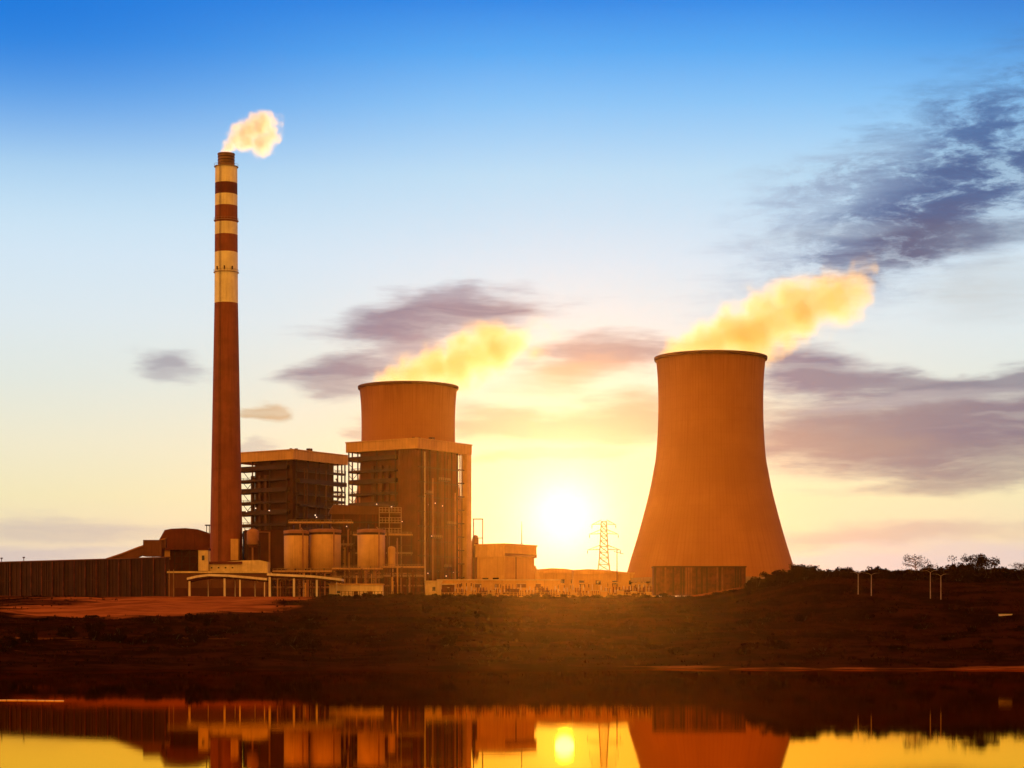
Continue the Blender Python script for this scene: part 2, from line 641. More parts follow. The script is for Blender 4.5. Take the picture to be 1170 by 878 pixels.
def boiler_house(label, px, d, top_py, L1, L2, right_closed, gal=6.2):
    x = PX(px, d)
    z0 = ground_z(x, d) - .4
    H = PZ(top_py, d) - z0
    root = thing('boiler_house', label, 'boiler house', (x, d, z0), RZ, 'boiler houses')
    fz = H - 4.6
    rf = MB().box(-.8, L2 + .4, -.8, L1 + .4, fz, H).build('roof', ['fascia'], root)
    MB().box(-1.1, L2 + .7, -1.1, L1 + .7, H + .003, H + .5).build('coping', ['fascia'], rf)
    for bx, by, s in ((9, 9, 1.0), (12, 8, 1.2), (20, 6, 2.2)):
        MB().box(bx, bx + s, by, by + s, H + .5, H + 1.6 + s * .5).build('vent', ['dark'], rf)
    bx1 = 34.6 if right_closed else L2 - 7.5
    by1 = L1 - gal
    core = MB().box(2.2, bx1, 2.2, by1, 0, fz - .003)
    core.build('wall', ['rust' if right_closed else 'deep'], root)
    # right face
    if right_closed:
        cl = MB().box(1.0, bx1 - .2, 1.0, 2.1, 0, fz - .01)
        cl.ribs_x(1.2, bx1, 1.0, .5, fz - .3, 1.5, .8, .3, m=[0, 0, 1, 2])
        cl.build('cladding', ['rust', 'rust2', 'deep'], root)
        cl2 = MB().box(1.0, 2.1, 2.2, 12.5, 0, fz - .01)
        cl2.ribs_y(1.4, 12.5, 1.0, .5, fz - .3, 1.55, .4, .3)
        cl2.build('cladding', ['rust'], root)
        sh = MB().box(39.3, L2 - .2, -.9, 2.4, 0, fz - .2).build('stair_shaft', ['ochre'], root)
        for k in range(9):
            MB().box(39.25, L2 - .15, -1.0, -.88, 8 + k * 7, 8.25 + k * 7).build('joint', ['fascia'], sh)
        for k in range(9):
            z = 6 + k * 7.1
            MB().box(1.2, bx1 - .4, .1, .68, z, z + .5).build('floor_beam', ['dark'], root)
        for xx in (3.4, 10.2, 16.4, 22.5, 28.2, 33.2):
            MB().beam((xx, .2, 0), (xx, .2, fz - .05), .5).build('column', ['dark'], root)
        for xx, za, zb, w in ((12, 8, 58, .35), (13.4, 8, 44, .25), (19, 3, 66, .4), (20.6, 3, 60, .22), (25, 12, 68, .3), (30.5, 5, 52, .35), (8, 20, 66, .22)):
            MB().tube([(xx, -.25, za), (xx, -.25, zb)], w, 8).build('riser_pipe', [('band', 'brown', 'rust2')[int(xx) % 3]], root)
        for xx, z, w in ((23, 15, 6), (14, 29, 8), (26, 36, 7), (8, 50, 5), (20, 57, 9)):
            pf = MB().box(xx - w / 2, xx + w / 2, -1.6, -.32, z, z + .35).build('platform', ['dark'], root)
            rl = MB()
            railing(rl, (xx - w / 2, -1.5, z + .35), (xx + w / 2, -1.5, z + .35), 1.2, 5, .12)
            rl.build('railing', ['steel'], pf)
        for k in range(10):
            z = 4 + k * 6.6
            MB().box(bx1 + .01, 39.29, .4, 2.0, z, z + .5).build('link_deck', ['dark'], root)
        for xx in (36.6, 38.2):
            MB().beam((xx, 1.2, 0), (xx, 1.2, fz), .45).build('column', ['dark'], root)
        pp = MB().tube([(6.2, .3, fz - 1), (6.2, .2, 14), (6.2, .1, 8), (4.6, -1.6, 2.5), (3.6, -2.6, 0)], .38, 10)
        pp.build('downpipe', ['white'], root)
        for (xx, zz) in ((9, 45), (15, 46), (21, 45), (12, 30), (26, 30), (9, 12), (17, 13), (24, 11), (30, 13), (11, 5), (20, 6)):
            lamp(root, xx, .45, zz)
    else:
        for k in range(9):
            z = fz - 5.5 - k * 5.8
            if z < 6:
                break
            dk = MB().box(4, L2 - .6, -.3 - (k % 2) * .6, 2.15, z, z + (2.0 if k % 3 == 1 else 1.1)).build('gallery', ['dark'], root)
            rl = MB()
            railing(rl, (4, -.25, z + 1.1), (L2 - .7, -.25, z + 1.1), 1.2, 14, .16)
            rl.build('railing', ['dark'], dk)
        for k, xx in enumerate((3, 12, 21, 28, 35.5, L2 - 3.2, L2 - .6)):
            MB().beam((xx, .4, 0), (xx, .4, fz), .55).build('column', ['dark'], root)
        st = MB()
        for k in range(9):
            z = 6 + k * 6.2
            a, b = (L2 - 6.5, L2 - 1.0) if k % 2 else (L2 - 1.0, L2 - 6.5)
            st.beam((a, 1.5, z), (b, 1.5, z + 6.2), .35, .6)
        st.build('stair', ['dark'], root)
        for k in range(9):
            z = 10 + k * 5.6
            MB().box(bx1 + .02, L2 - .7, .2, 8, z, z + (1.3 if k % 2 else .6)).build('end_deck', ['dark'], root)
        for (xx, zz) in ((16, 42), (17, 41), (30, 24), (32, 20), (31, 17), (33, 22), (29, 15), (34, 12), (32, 9)):
            lamp(root, xx, -.9, zz, .4)
        v = MB()
        for xx in (8, 10, 17, 25):
            v.tube([(xx, -.6, 3), (xx, -.6, fz - 4)], .3, 8)
        v.build('riser_pipe', ['brown'], root)
    # left face galleries
    y0g = 13 if right_closed else 4
    for k in range(9):
        z = fz - 4.5 - k * 5.6
        if z < 5:
            break
        dk = MB().box(-.4, 2.15, y0g, L1 - .6, z, z + (2.2 if k % 2 == 0 else 1.1)).build('gallery', ['dark'], root)
        rl = MB()
        railing(rl, (-.3, y0g, z + .7), (-.3, L1 - .7, z + .7), 1.3, 14, .16)
        rl.build('railing', ['dark'], dk)
        MB().box(1.0, 9, by1 + .02, L1 - .7, z - .02, z + .38).build('end_deck', ['dark'], root)
    for yy in (y0g + .4, (y0g + by1) / 2, by1, L1 - 2.8, L1 - .6):
        MB().beam((.3, yy, 0), (.3, yy, fz), .5).build('column', ['dark'], root)
    br = MB()
    for k in range(8):
        z = fz - 5 - k * 5.6
        if z < 8:
            break
        br.beam((.3, by1 + .3, z - 5.6), (.3, by1 + 6, z), .22)
        if k % 2:
            br.beam((.3, by1 + .3, z), (.3, by1 + 6, z - 5.6), .22)
    br.build('bracing', ['dark'], root)
    dct = MB()
    for yy in (18, 22, 27):
        dct.box(.6, 2.15, yy, yy + 1.4, 8, fz - 7)
    dct.build('duct', ['brown'], root)
    for (yy, zz) in ((15, 44), (24, 45.5), (30, 44), (20, 27), (33, 31)):
        lamp(root, -.75, yy, zz)
    return root


boiler_house('brown clad boiler house standing in front of the cooling tower', 477, 960, 501.5, 42.6, 43.5, True)
boiler_house('dark open-framed boiler house just right of the chimney', 335, 1000, 514.5, 41, 42, False, 14)


def at(px, d):
    x = PX(px, d)
    return (x, d, ground_z(x, d) - .2)


# bunker bay between the two boiler houses
def bunker_bay():
    d = 944
    loc = at(430, d)
    root = thing('bunker_bay', 'low dark bay joining the two boiler houses behind the pale silos', 'plant building', loc, R(8))
    h1 = PZ(588, d) - loc[2]
    wl = MB().box(-21, 11, 0, 12, 0, h1)
    wl.ribs_x(-20.5, 10.5, 0, .5, h1 - .3, 1.5, .7, .25, m=[0, 0, 1])
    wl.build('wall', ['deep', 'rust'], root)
    MB().prism([(-22, h1), (11.6, h1), (11.6, h1 + .7), (3, h1 + 3.6), (-20, h1 + 4.4), (-22, h1 + 1.2)], -.5, 12.5).build('roof', ['brown'], root)
    for k in range(4):
        z = h1 - 4 - k * 6.5
        MB().box(-20.8, 4, -1.4, -.01, z, z + .6).build('gallery', ['dark'], root)
    pl = MB()
    for z in (h1 - 4, h1 + .8, h1 - 9):
        railing(pl, (1.2, -2.4, z), (11.5, -2.4, z), 2.4, 7, .28)
        pl.beam((1.2, -2.4, z), (11.5, -2.4, z), .35)
    for xx in (1.2, 6, 11.5):
        pl.beam((xx, -2.4, 0), (xx, -2.4, h1 + 3.2), .35)
    pl.build('access_platform', ['steel'], root)
    for xx, zz in ((12.0, h1 - 3.5), (-14, h1 - 6), (-4, h1 - 10)):
        lamp(root, xx, -1.7, zz)
    pp = MB()
    for i in range(9):
        xx = -19 + i * 3.6
        pp.tube([(xx, -.7, 0), (xx, -.7, h1 - 7 - (i * 5 % 9))], .3, 8)
    pp.build('riser_pipe', ['band'], root)


bunker_bay()


# ------------------------------------------------------------------ silos
def silo(label, px, d, half, top_py, bot_py, roof='band', rows=True):
    loc = at(px, d)
    S = d / F
    r = half * S
    zt, zb = PZ(top_py, d) - loc[2], PZ(bot_py, d) - loc[2]
    root = thing('silo', label, 'silo', loc, R(20), 'pale storage silos')
    MB().lathe([(r * .35, zb - 2.2), (r, zb), (r, zt - 1.6)], 40).build('barrel', ['ochre'], root, False)
    for p in root.children[0].data.polygons:
        p.use_smooth = len(p.vertices) == 4
    MB().lathe([(r - .1, zt - 2.6), (r + .05, zt - 2.6), (r + .05, zt - 1.6), (r - .1, zt - 1.6)], 40, closed=True).build('band', ['dark'], root)
    cap = MB().lathe([(r + .25, zt - 1.6), (r + .25, zt - .3), (r * .6, zt + .1), (.3, zt + .25)], 40).build('cap', [roof], root)
    rl = MB()
    for i in range(16):
        a, b = 2 * math.pi * i / 16, 2 * math.pi * (i + 1) / 16
        p, q = Vector((r * math.cos(a), r * math.sin(a), zt - .3)), Vector((r * math.cos(b), r * math.sin(b), zt - .3))
        railing(rl, p, q, 1.2, 1, .1)
    rl.build('railing', ['dark'], cap)
    MB().box(-1.2, 1, -1, 1, zt + .1, zt + 2.2).build('filter_unit', ['dark'], cap)
    for i in range(6):
        a = 2 * math.pi * i / 6 + .2
        MB().beam((r * .93 * math.cos(a), r * .93 * math.sin(a), 0), (r * .93 * math.cos(a), r * .93 * math.sin(a), zb + 1), .6).build('leg', ['dark'], root)
    g = MB()
    g.tube([(r * .3, -r * .98 - .3, 0), (r * .3, -r * .98 - .3, zt - .5), (r * .3, -r * .5, zt + .8)], .28, 8)
    g.build('feed_pipe', ['band'], root)
    return root


silo('ochre silo nearest the chimney, left of two touching silos', 338.5, 915, 14, 606, 650)
silo('wider ochre silo crossed by dark pipes, right of two touching silos', 371.5, 920, 18, 605, 650)
silo('lone ochre silo below the steel platform of the boiler house', 424, 905, 15.6, 605, 648)


def small_tank():
    d = 905
    loc = at(447.5, d)
    root = thing('tank', 'narrow upright pale tank right of the lone ochre silo', 'tank', loc)
    zb, zt = PZ(649, d) - loc[2], PZ(625, d) - loc[2]
    r = 4.3 * d / F
    MB().lathe([(r, zb), (r, zt - .5), (r * .7, zt), (.1, zt + .3)], 28).build('barrel', ['ochre'], root)
    for i in range(4):
        a = math.pi / 4 + i * math.pi / 2
        MB().beam((r * .9 * math.cos(a), r * .9 * math.sin(a), 0), (r * .9 * math.cos(a), r * .9 * math.sin(a), zb + .5), .3).build('leg', ['dark'], root)


small_tank()


def round_tank():
    d = 925
    loc = at(289, d)
    root = thing('tank', 'domed dull brown tank on a dark frame beside the chimney foot', 'tank', loc)
    zb, zt = PZ(622, d) - loc[2], PZ(604, d) - loc[2]
    r = 7.0 * d / F
    MB().lathe([(r * .5, zb - 1.5), (r, zb), (r, zt - 2), (r * .86, zt - .9), (r * .5, zt - .2), (.1, zt)], 32).build('barrel', ['band'], root, True)
    fr = MB()
    for xx in (-r, r):
        for yy in (-r, r):
            fr.beam((xx, yy, 0), (xx, yy, zb + 1.5), .45)
    for z in (zb - .5, zb * .5):
        for a, b in (((-r, -r), (r, -r)), ((r, -r), (r, r)), ((r, r), (-r, r)), ((-r, r), (-r, -r))):
            fr.beam((*a, z), (*b, z), .4)
    fr.build('frame', ['dark'], root)
    MB().box(-1.6, 1.6, -r - .6, -r - .2, zb * .35, zb * .35 + 4.5).build('window', ['band'], root)


round_tank()


def dust_collector():
    d = 955
    loc = at(303, d)
    root = thing('dust_collector', 'dark block of filter hoppers between chimney and ochre silos', 'filter plant', loc, R(12))
    h = PZ(606, d) - loc[2]
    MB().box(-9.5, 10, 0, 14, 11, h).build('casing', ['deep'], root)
    for i in range(3):
        x0 = -9.2 + i * 6.5
        mb = MB()
        t, b = [(x0, .2, 11.01), (x0 + 6, .2, 11.01), (x0 + 6, 13, 11.01), (x0, 13, 11.01)], [(x0 + 2.4, 5, 5), (x0 + 3.6, 5, 5), (x0 + 3.6, 8, 5), (x0 + 2.4, 8, 5)]
        mb.add(t + b, [(0, 1, 2, 3), (7, 6, 5, 4)] + [(i2, i2 + 4, (i2 + 1) % 4 + 4, (i2 + 1) % 4) for i2 in range(4)])
        mb.build('hopper', ['brown'], root)
    for xx in (-9.3, -3, 3.4, 9.8):
        MB().beam((xx, .3, 0), (xx, .3, 11), .55).build('leg', ['dark'], root)
    rl = MB()
    railing(rl, (-9.5, 0, h), (10, 0, h), 1.4, 9, .14)
    rl.build('railing', ['dark'], root)
    MB().tube([(-6, -.8, 12), (-6, -.8, h - 1), (2, -.8, h - 1), (2, -.8, 14)], .5, 10).build('duct', ['band'], root)
    lamp(root, -5.5, -.8, h - 3)


dust_collector()


# ------------------------------------------------------------------ left: wind fence, coal store, conveyor
def wind_fence():
    A, B = Vector((PX(-70, 975), 975, 0)), Vector((PX(193, 885), 885, 0))
    n = 22
    za = 40.6
    root = thing('wind_fence', 'long dark wind fence of upright sheets round the coal yard', 'fence', (A.x, A.y, 24.0), 0)
    dv = (B - A)
    L = dv.length
    root.rotation_euler = (0, 0, math.atan2(dv.y, dv.x))
    p = MB().box(0, L, 0, .5, -.6, za - 24)
    rr = random.Random(3)
    k = .6
    while k < L - 1:
        p.box(k, k + .5, -.3, .1, -.5, za - 24.3)
        k += rr.choice((1.6, 1.6, 2.2, 3.4))
    p.box(0, L, -.25, .05, 7.4, 7.8)
    p.build('sheet_panel', ['fence'], root)
    MB().box(-.1, L + .1, -.5, .9, za - 23.99, za - 23.5).build('top_rail', ['brown'], root)
    for i in range(n):
        x = 1.5 + i * (L - 3) / (n - 1)
        po = MB().beam((x, -.7, -.6), (x, -.7, za - 24.1), .42)
        po.build('post', ['timber'], root)
    for x in (30, 45.5, 61):
        s = MB()
        s.beam((x, 0, za - 23.6), (x, 0, za - 21.8), .22)
        s.box(x - .5, x + .5, -.3, .3, za - 22.2, za - 21.6)
        s.build('floodlight', ['dark'], root)


wind_fence()


def coal_store():
    d = 985
    S = d / F
    loc = at(214, d)
    root = thing('coal_store', 'dark coal store with broad hump-backed roof left of chimney', 'coal store', loc)
    X = lambda px: (px - 214) * S
    Z = lambda py: PZ(py, d) - loc[2]
    poly = [(X(178), Z(629)), (X(184), Z(618)), (X(190.5), Z(606.5)), (X(198), Z(605)), (X(214), Z(604.3)), (X(228), Z(605.6)), (X(238), Z(609)), (X(248), Z(614)), (X(250), Z(629))]
    MB().prism(poly, -6, 22).build('roof', ['rust'], root)
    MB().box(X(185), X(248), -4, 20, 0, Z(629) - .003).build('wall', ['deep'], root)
    fr = MB()
    for px in (202, 210, 219, 228, 236):
        fr.beam((X(px), -6.6, 0), (X(px), -6.6, Z(629)), .4)
    for py in (636, 645, 655):
        fr.beam((X(200), -6.6, Z(py)), (X(240), -6.6, Z(py)), .4)
    for px in (202, 219):
        fr.beam((X(px), -6.6, Z(655)), (X(px + 17), -6.6, Z(630)), .3)
    fr.build('steel_frame', ['dark'], root)
    ch = MB()
    ch.add([(X(182), -5, Z(622)), (X(196), -5, Z(622)), (X(196), -4.2, Z(640)), (X(190), -4.2, Z(640)), (X(182), 3, Z(622)), (X(196), 3, Z(622)), (X(196), 3, Z(640)), (X(190), 3, Z(640))],
           [(3, 2, 1, 0), (4, 5, 6, 7), (0, 1, 5, 4), (1, 2, 6, 5), (2, 3, 7, 6), (3, 0, 4, 7)])
    ch.build('chute', ['fascia'], root)
    v = MB()
    v.box(X(235), X(244), -3, 1, Z(601), Z(600))
    for px in (236.5, 239.5, 242.5):
        v.beam((X(px), -1, Z(613)), (X(px), -1, Z(601)), .35)
    v.build('roof_vent', ['dark'], root)


coal_store()


def conveyor():
    d = 965
    S = d / F
    loc = at(165, d)
    root = thing('conveyor', 'sloping conveyor gallery climbing from wind fence to coal store', 'conveyor', loc)
    X = lambda px: (px - 165) * S
    Z = lambda py: PZ(py, d) - loc[2]
    g = MB()
    up = [(X(122), Z(640)), (X(140), Z(634)), (X(158), Z(627)), (X(190), Z(616.5))]
    poly = up + [(X(190), Z(626)), (X(166), Z(634)), (X(145), Z(642)), (X(122), Z(648))]
    g.prism(poly, -2, 2)
    g.build('gallery', ['brown'], root)
    MB().prism([(x, z + .01) for x, z in up] + [(x, z + .7) for x, z in reversed(up)], -2.4, 2.4).build('roof', ['band'], root)
    MB().box(X(165), X(186), -3.5, 5, Z(636), Z(617.5)).build('transfer_house', ['brown'], root)
    for px, py in ((132, 645), (150, 640), (175, 636)):
        t = MB()
        t.beam((X(px) - 1.5, 0, 0), (X(px) - .4, 0, Z(py)), .4)
        t.beam((X(px) + 1.5, 0, 0), (X(px) + .4, 0, Z(py)), .4)
        t.build('trestle', ['dark'], root)


conveyor()


# ------------------------------------------------------------------ low buildings at the terrace edge
def pump_house():
    d = 885
    S = d / F
    loc = at(248, d)
    X = lambda px: (px - 248) * S
    Z = lambda py: PZ(py, d) - loc[2]
    root = thing('pump_house', 'low cream pump house with short stair tower at the chimney foot', 'pump house', loc)
    w = MB().box(X(192), X(305), 0, 14, 0, Z(655))
    w.ribs_x(X(193), X(304), 0, Z(670), Z(655.5), 1.1, .3, .2)
    w.build('wall', ['brown'], root)
    MB().box(X(191), X(306), -.6, 14.5, Z(655) + .003, Z(653)).build('roof', ['pale'], root)
    tw = MB().box(X(227), X(238), -.9, 6, Z(655) + .9, Z(629)).build('stair_tower', ['pale'], root)
    MB().box(X(226.3), X(238.7), -1.2, 6.4, Z(629) + .003, Z(626.5)).build('cap', ['rust'], tw)
    MB().box(X(231), X(234), -1.0, -.8, Z(640.5), Z(635)).build('window', ['glass'], tw)
    up = MB()
    up.prism([(X(238.5), Z(653) + .01), (X(305), Z(653) + .01), (X(305), Z(642)), (X(295), Z(640)), (X(276), Z(640.5)), (X(238.5), Z(643))], 2, 12)
    u = up.build('upper_storey', ['pale'], root)
    MB().box(X(238.6), X(276), 1.2, 2.1, Z(644.5), Z(641.8)).build('canopy_strip', ['rust'], u)
    for px in (240, 248, 256, 264):
        MB().box(X(px), X(px + 2), 1.9, 2.15, Z(649.5), Z(648)).build('window', ['glass'], u)
    MB().box(X(200), X(300), -.25, -.05, Z(683), Z(672)).build('shaded_recess', ['deep'], root)  # dark sheet added for the shaded interior behind the canopy
    for px in (194, 199):
        MB().beam((X(px), -1.5, 0), (X(px), -1.5, Z(651)), .22).build('drain_pipe', ['steel'], root)


pump_house()


def canopy(label, d, px0, px1, roof_pts, posts, base_py):
    S = d / F
    c = (px0 + px1) / 2
    loc = at(c, d)
    X = lambda px: (px - c) * S
    Z = lambda py: PZ(py, d) - loc[2]
    root = thing('canopy', label, 'canopy', loc, 0, 'white open canopies')
    top = [(X(a), Z(b)) for a, b in roof_pts]
    MB().prism(top + [(x, z - .95) for x, z in reversed(top)], -3.5, 9).build('roof', ['white'], root)
    MB().prism([(x + .0, z - .96) for x, z in top] + [(x, z - 1.7) for x, z in reversed(top)], -2.6, 8.4).build('shaded_underside', ['deep'], root)  # dark slab, the shade under the roof put into its colour

    def roof_z(x):
        for (a, za), (b, zb) in zip(top, top[1:]):
            if a <= x <= b:
                return za + (zb - za) * (x - a) / (b - a)
        return top[-1][1]
    for px, w, back in posts:
        y = 7.2 if back else -2.2
        MB().beam((X(px), y, -.4), (X(px), y, roof_z(X(px)) - 1.5), w).build('post', ['white'], root)


canopy('gable-roofed white open canopy in front of the pump house', 850, 215, 306,
       [(215, 660.5), (226, 658), (240, 656.2), (262, 657), (285, 659), (306, 661)],
       [(217.5, .8, 0), (257.5, .8, 0), (275, .6, 0), (235, .3, 1), (266, .3, 1), (289, .4, 1), (303, .4, 0)], 682)
canopy('straight mono-pitch white open canopy in front of the ochre silos', 850, 306, 391,
       [(306, 655.5), (330, 656.5), (360, 658), (391, 661.5)],
       [(309, .9, 0), (336.5, .8, 0), (362.5, .75, 0), (345, .25, 1), (385, .3, 0)], 682)


def low_block(name, label, cat, d, px0, px1, top, bot=None, depth=9, mat='cream', roof='fascia', wins=(), group=None, ribs=0, rz=0, mats=None):
    S = d / F
    c = (px0 + px1) / 2
    loc = at(c, d)
    X = lambda px: (px - c) * S
    Z = lambda py: PZ(py, d) - loc[2]
    root = thing(name, label, cat, loc, rz, group)
    w = MB().box(X(px0), X(px1), 0, depth, -.3, Z(top) - .35)
    if ribs:
        w.ribs_x(X(px0), X(px1), 0, 0, Z(top) - .4, ribs, ribs * .6, .25, m=[0] if not mats else list(range(len(mats))))
    w.build('wall', mats or [mat], root)
    MB().box(X(px0) - .4, X(px1) + .4, -.5, depth + .4, Z(top) - .347, Z(top) + .15).build('roof', [roof], root)
    for a, b, t, bo, nm in wins:
        o = MB().box(X(a), X(b), -.12, .1, Z(bo), Z(t)).build(nm, [{'window': 'glass', 'shutter': 'brown'}.get(nm, 'deep')], root)
        MB().box(X(a) - .12, X(b) + .12, -.2, .05, Z(t) + .003, Z(t) + .25).build('lintel', [roof], o)
    return root


low_block('store_building', 'low bright cream store under the lone ochre silo, behind fence posts', 'store', 862, 376, 437, 667.5, depth=8,
          wins=((404, 409, 676, 682, 'door'), (384, 389, 675.5, 678, 'window'), (420, 426, 676, 682, 'door')))
low_block('switch_house', 'small cream switch house with flat roof at the foot of brown boiler house', 'switch house', 872, 486, 504, 664, depth=7, mat='pale',
          wins=((494, 497.5, 671, 675.5, 'window'),), roof='pale')
low_block('gate_hut', 'dark little hut under a pale slab beside the switch house', 'hut', 868, 505, 519, 667.5, depth=4, mat='rust', roof='pale', wins=((510, 514, 672, 682, 'door'),))
low_block('cable_gallery', 'long flat pale-roofed cable gallery behind the switchyard', 'gallery', 905, 500, 640, 662.5, depth=6, mat='fascia', roof='pale',
          wins=tuple((a, a + w_, 667.5, 671.5, 'shutter') for a, w_ in ((522, 5), (541, 9), (566, 4), (590, 11), (612, 6))))
low_block('windbreak_shed', 'dark brown slatted shed standing against the free cooling tower', 'shed', 932, 747, 852, 647.5, depth=10, mat='timber', roof='timber3', ribs=1.2, mats=['timber', 'timber2', 'timber3', 'timber'])


def arched_shed(label, d, px0, px1, pts, depth, mat='fascia'):
    S = d / F
    c = (px0 + px1) / 2
    loc = at(c, d)
    X = lambda px: (px - c) * S
    Z = lambda py: PZ(py, d) - loc[2]
    root = thing('long_shed', label, 'shed', loc, 0, 'long low sheds behind the switchyard')
    zt = min(Z(p[1]) for p in pts) - .2
    w = MB().box(X(px0), X(px1), 0, depth, -.3, zt - .003)
    w.ribs_x(X(px0), X(px1), 0, 0, zt - .2, 2.2, .4, .2)
    w.build('wall', [mat], root)
    top = [(X(a), Z(b)) for a, b in pts]
    MB().prism([(top[0][0], zt)] + top + [(top[-1][0], zt)], -1, depth + 1).build('roof', ['fascia'], root)
    for k in range(5):
        a = px0 + (px1 - px0) * (k + .5) / 5
        MB().box(X(a - 3), X(a + 3), -.35, .1, zt - 5, zt - 3).build('window', ['glass'], root)


arched_shed('hump-roofed long shed between annex and lattice pylon', 1010, 596, 662, [(596, 655), (612, 651), (630, 649.5), (645, 650), (662, 652.5)], 22)
arched_shed('long gently sloping shed running up to the free cooling tower', 985, 655, 750, [(655, 651.5), (672, 650.5), (690, 651.5), (715, 654), (750, 656)], 20)


def annex():
    d = 945
    loc = at(577, d)
    root = thing('annex', 'ochre two-tier annex with overhanging top right of the boiler house', 'annex', loc, RZ)
    h = PZ(621, d) - loc[2]
    L1, L2 = 17, 27
    hm = h - 6.2
    MB().box(.8, L2 - .8, .8, L1 - .5, -.3, hm - .003).build('wall', ['fascia'], root)
    up = MB().box(0, L2, 0, L1, hm, h - .6).build('upper_storey', ['ochre'], root)
    MB().box(-.4, L2 + .4, -.4, L1 + .4, h - .597, h).build('roof', ['fascia'], root)
    MB().box(-.1, L2 + .1, -.12, .02, hm + .3, hm + 1.6).build('dark_strip', ['brown'], up)  # brown strip along the foot of the upper storey
    for k in range(4):
        MB().box(3 + k * 5.6, 5 + k * 5.6, .68, .85, 3, 6).build('window', ['glass'], root)
    for k in range(2):
        MB().box(.68, .85, 4 + k * 6, 7.5 + k * 6, 8, 9.6).build('window', ['glass'], root)
    dp = MB().tube([(L2 * .36, .3, 0), (L2 * .36, .3, hm)], .25, 8)
    dp.build('drain_pipe', ['brown'], root)
    # sloping lean-to on the right
    MB().prism([(L2 + .6, 0), (L2 + 9, 0), (L2 + 9, 4.5), (L2 + .6, h * .62)], 1, L1 - 2).build('lean_to', ['fascia'], root)
    return root, h


_, AH = annex()


def roof_mast():
    d = 952
    b = P(596, 622.5, d)
    root = thing('mast', 'thin aerial mast standing on the ochre annex roof', 'mast', (b.x, b.y, at(577, 945)[2] + AH))
    t = PZ(596, d) - root.location.z
    MB().tube([(0, 0, 0), (0, 0, t * .6), (0, 0, t)], [.22, .16, .08], 8).build('pole', ['dark'], root)
    MB().lathe([(.6, 0), (.6, .25), (.2, .3)], 12).build('base_plate', ['dark'], root)
    MB().beam((-.7, 0, t * .8), (.7, 0, t * .8), .1).build('aerial', ['dark'], root)


roof_mast()


def pipe_frame():
    d = 955
    S = d / F
    loc = at(546, d)
    X = lambda px: (px - 546) * S
    Z = lambda py: PZ(py, d) - loc[2]
    root = thing('pipe_portal', 'black rectangular pipe frame against the sky beside boiler house stair shaft', 'pipe frame', loc)
    MB().beam((X(551.5), 0, 0), (X(551.5), 0, Z(593)), .5).build('post', ['dark'], root)
    MB().beam((X(541), 0, 0), (X(541), 0, Z(593)), .5).build('post', ['dark'], root)
    MB().beam((X(540), 0, Z(593.3)), (X(552.1), 0, Z(593.3)), .5).build('crossbar', ['dark'], root)
    MB().beam((X(541.5), 0, Z(615)), (X(551), 0, Z(615)), .4).build('crossbar', ['dark'], root)
    MB().lathe([(1.6, 0), (1.6, Z(616)), (1.1, Z(612)), (.1, Z(611))], 20, c=(X(543), 3)).build('vessel', ['rust'], root)


pipe_frame()


# ------------------------------------------------------------------ pipe rack in front of the boiler house
def pipe_rack(label, px0, px1, d, ztop, seed):
    S = d / F
    c = (px0 + px1) / 2
    loc = at(c, d)
    X = lambda px: (px - c) * S
    rr = random.Random(seed)
    root = thing('pipe_rack', label, 'pipe rack', loc, 0, 'pipe racks')
    H = PZ(ztop, d) - loc[2]
    w = X(px1)
    n = 6
    for i in range(n):
        x = -w + 2 * w * i / (n - 1)
        MB().beam((x, 0, -.3), (x, 0, H), .4).build('column', ['dark'], root)
        MB().beam((x, 4, -.3), (x, 4, H), .4).build('column', ['dark'], root)
    for z in (H * .18, H * .35, H * .52, H * .68, H * .84, H - .3):
        MB().beam((-w - .3, -.3, z), (w + .3, -.3, z), .3).build('beam', ['brown'], root)
    bc = MB()
    for i in range(n - 1):
        xa, xb = -w + 2 * w * i / (n - 1), -w + 2 * w * (i + 1) / (n - 1)
        za = rr.choice((.35, .52, .68)) * H
        bc.beam((xa, -.1, za), (xb, -.1, za + H * .3), .2)
        bc.beam((xb, -.1, za), (xa, -.1, za + H * .3), .2)
    bc.build('bracing', ['dark'], root)
    rl = MB()
    railing(rl, (-w, -.4, H), (w, -.4, H), 1.5, 14, .16)
    railing(rl, (-w, -.4, H * .68), (w, -.4, H * .68), 1.4, 12, .14)
    rl.build('railing', ['steel'], root)
    for k, z in enumerate((H * .38, H * .71, H + .1)):
        MB().tube([(-w - .5, 1.0 + k * .6, z + .3), (w + .5, 1.0 + k * .6, z + .3)], .35, 8).build('header_pipe', [('band', 'steel', 'ochre')[k]], root)
    for i in range(14):
        x = rr.uniform(-w, w)
        h = rr.uniform(.5, 1.05) * H
        y = rr.uniform(-1.5, -.6)
        mt = rr.choice(('band', 'fascia', 'ochre', 'brown', 'rust', 'brown'))
        pts = [(x, y, -.3), (x, y, h), (x + rr.choice((-1, 1)) * .2, 1.2, h + .4)]
        MB().tube(pts, rr.uniform(.18, .4), 8).build('pipe', [mt], root)
    return root


pipe_rack('pipe rack of upright pipes behind the bright cream store', 380, 436, 885, 651, 1)
pipe_rack('tall dark pipe rack rising behind the ochre silos', 330, 402, 938, 598, 5)
pipe_rack('pipe rack between lone ochre silo and brown boiler house wall', 404, 470, 938, 612, 6)
pipe_rack('low pipe rack behind the mono-pitch canopy under the touching silos', 312, 380, 893, 654, 7)
pipe_rack('dense pipe rack of tall pipes left of the switch house', 438, 484, 880, 649, 2)


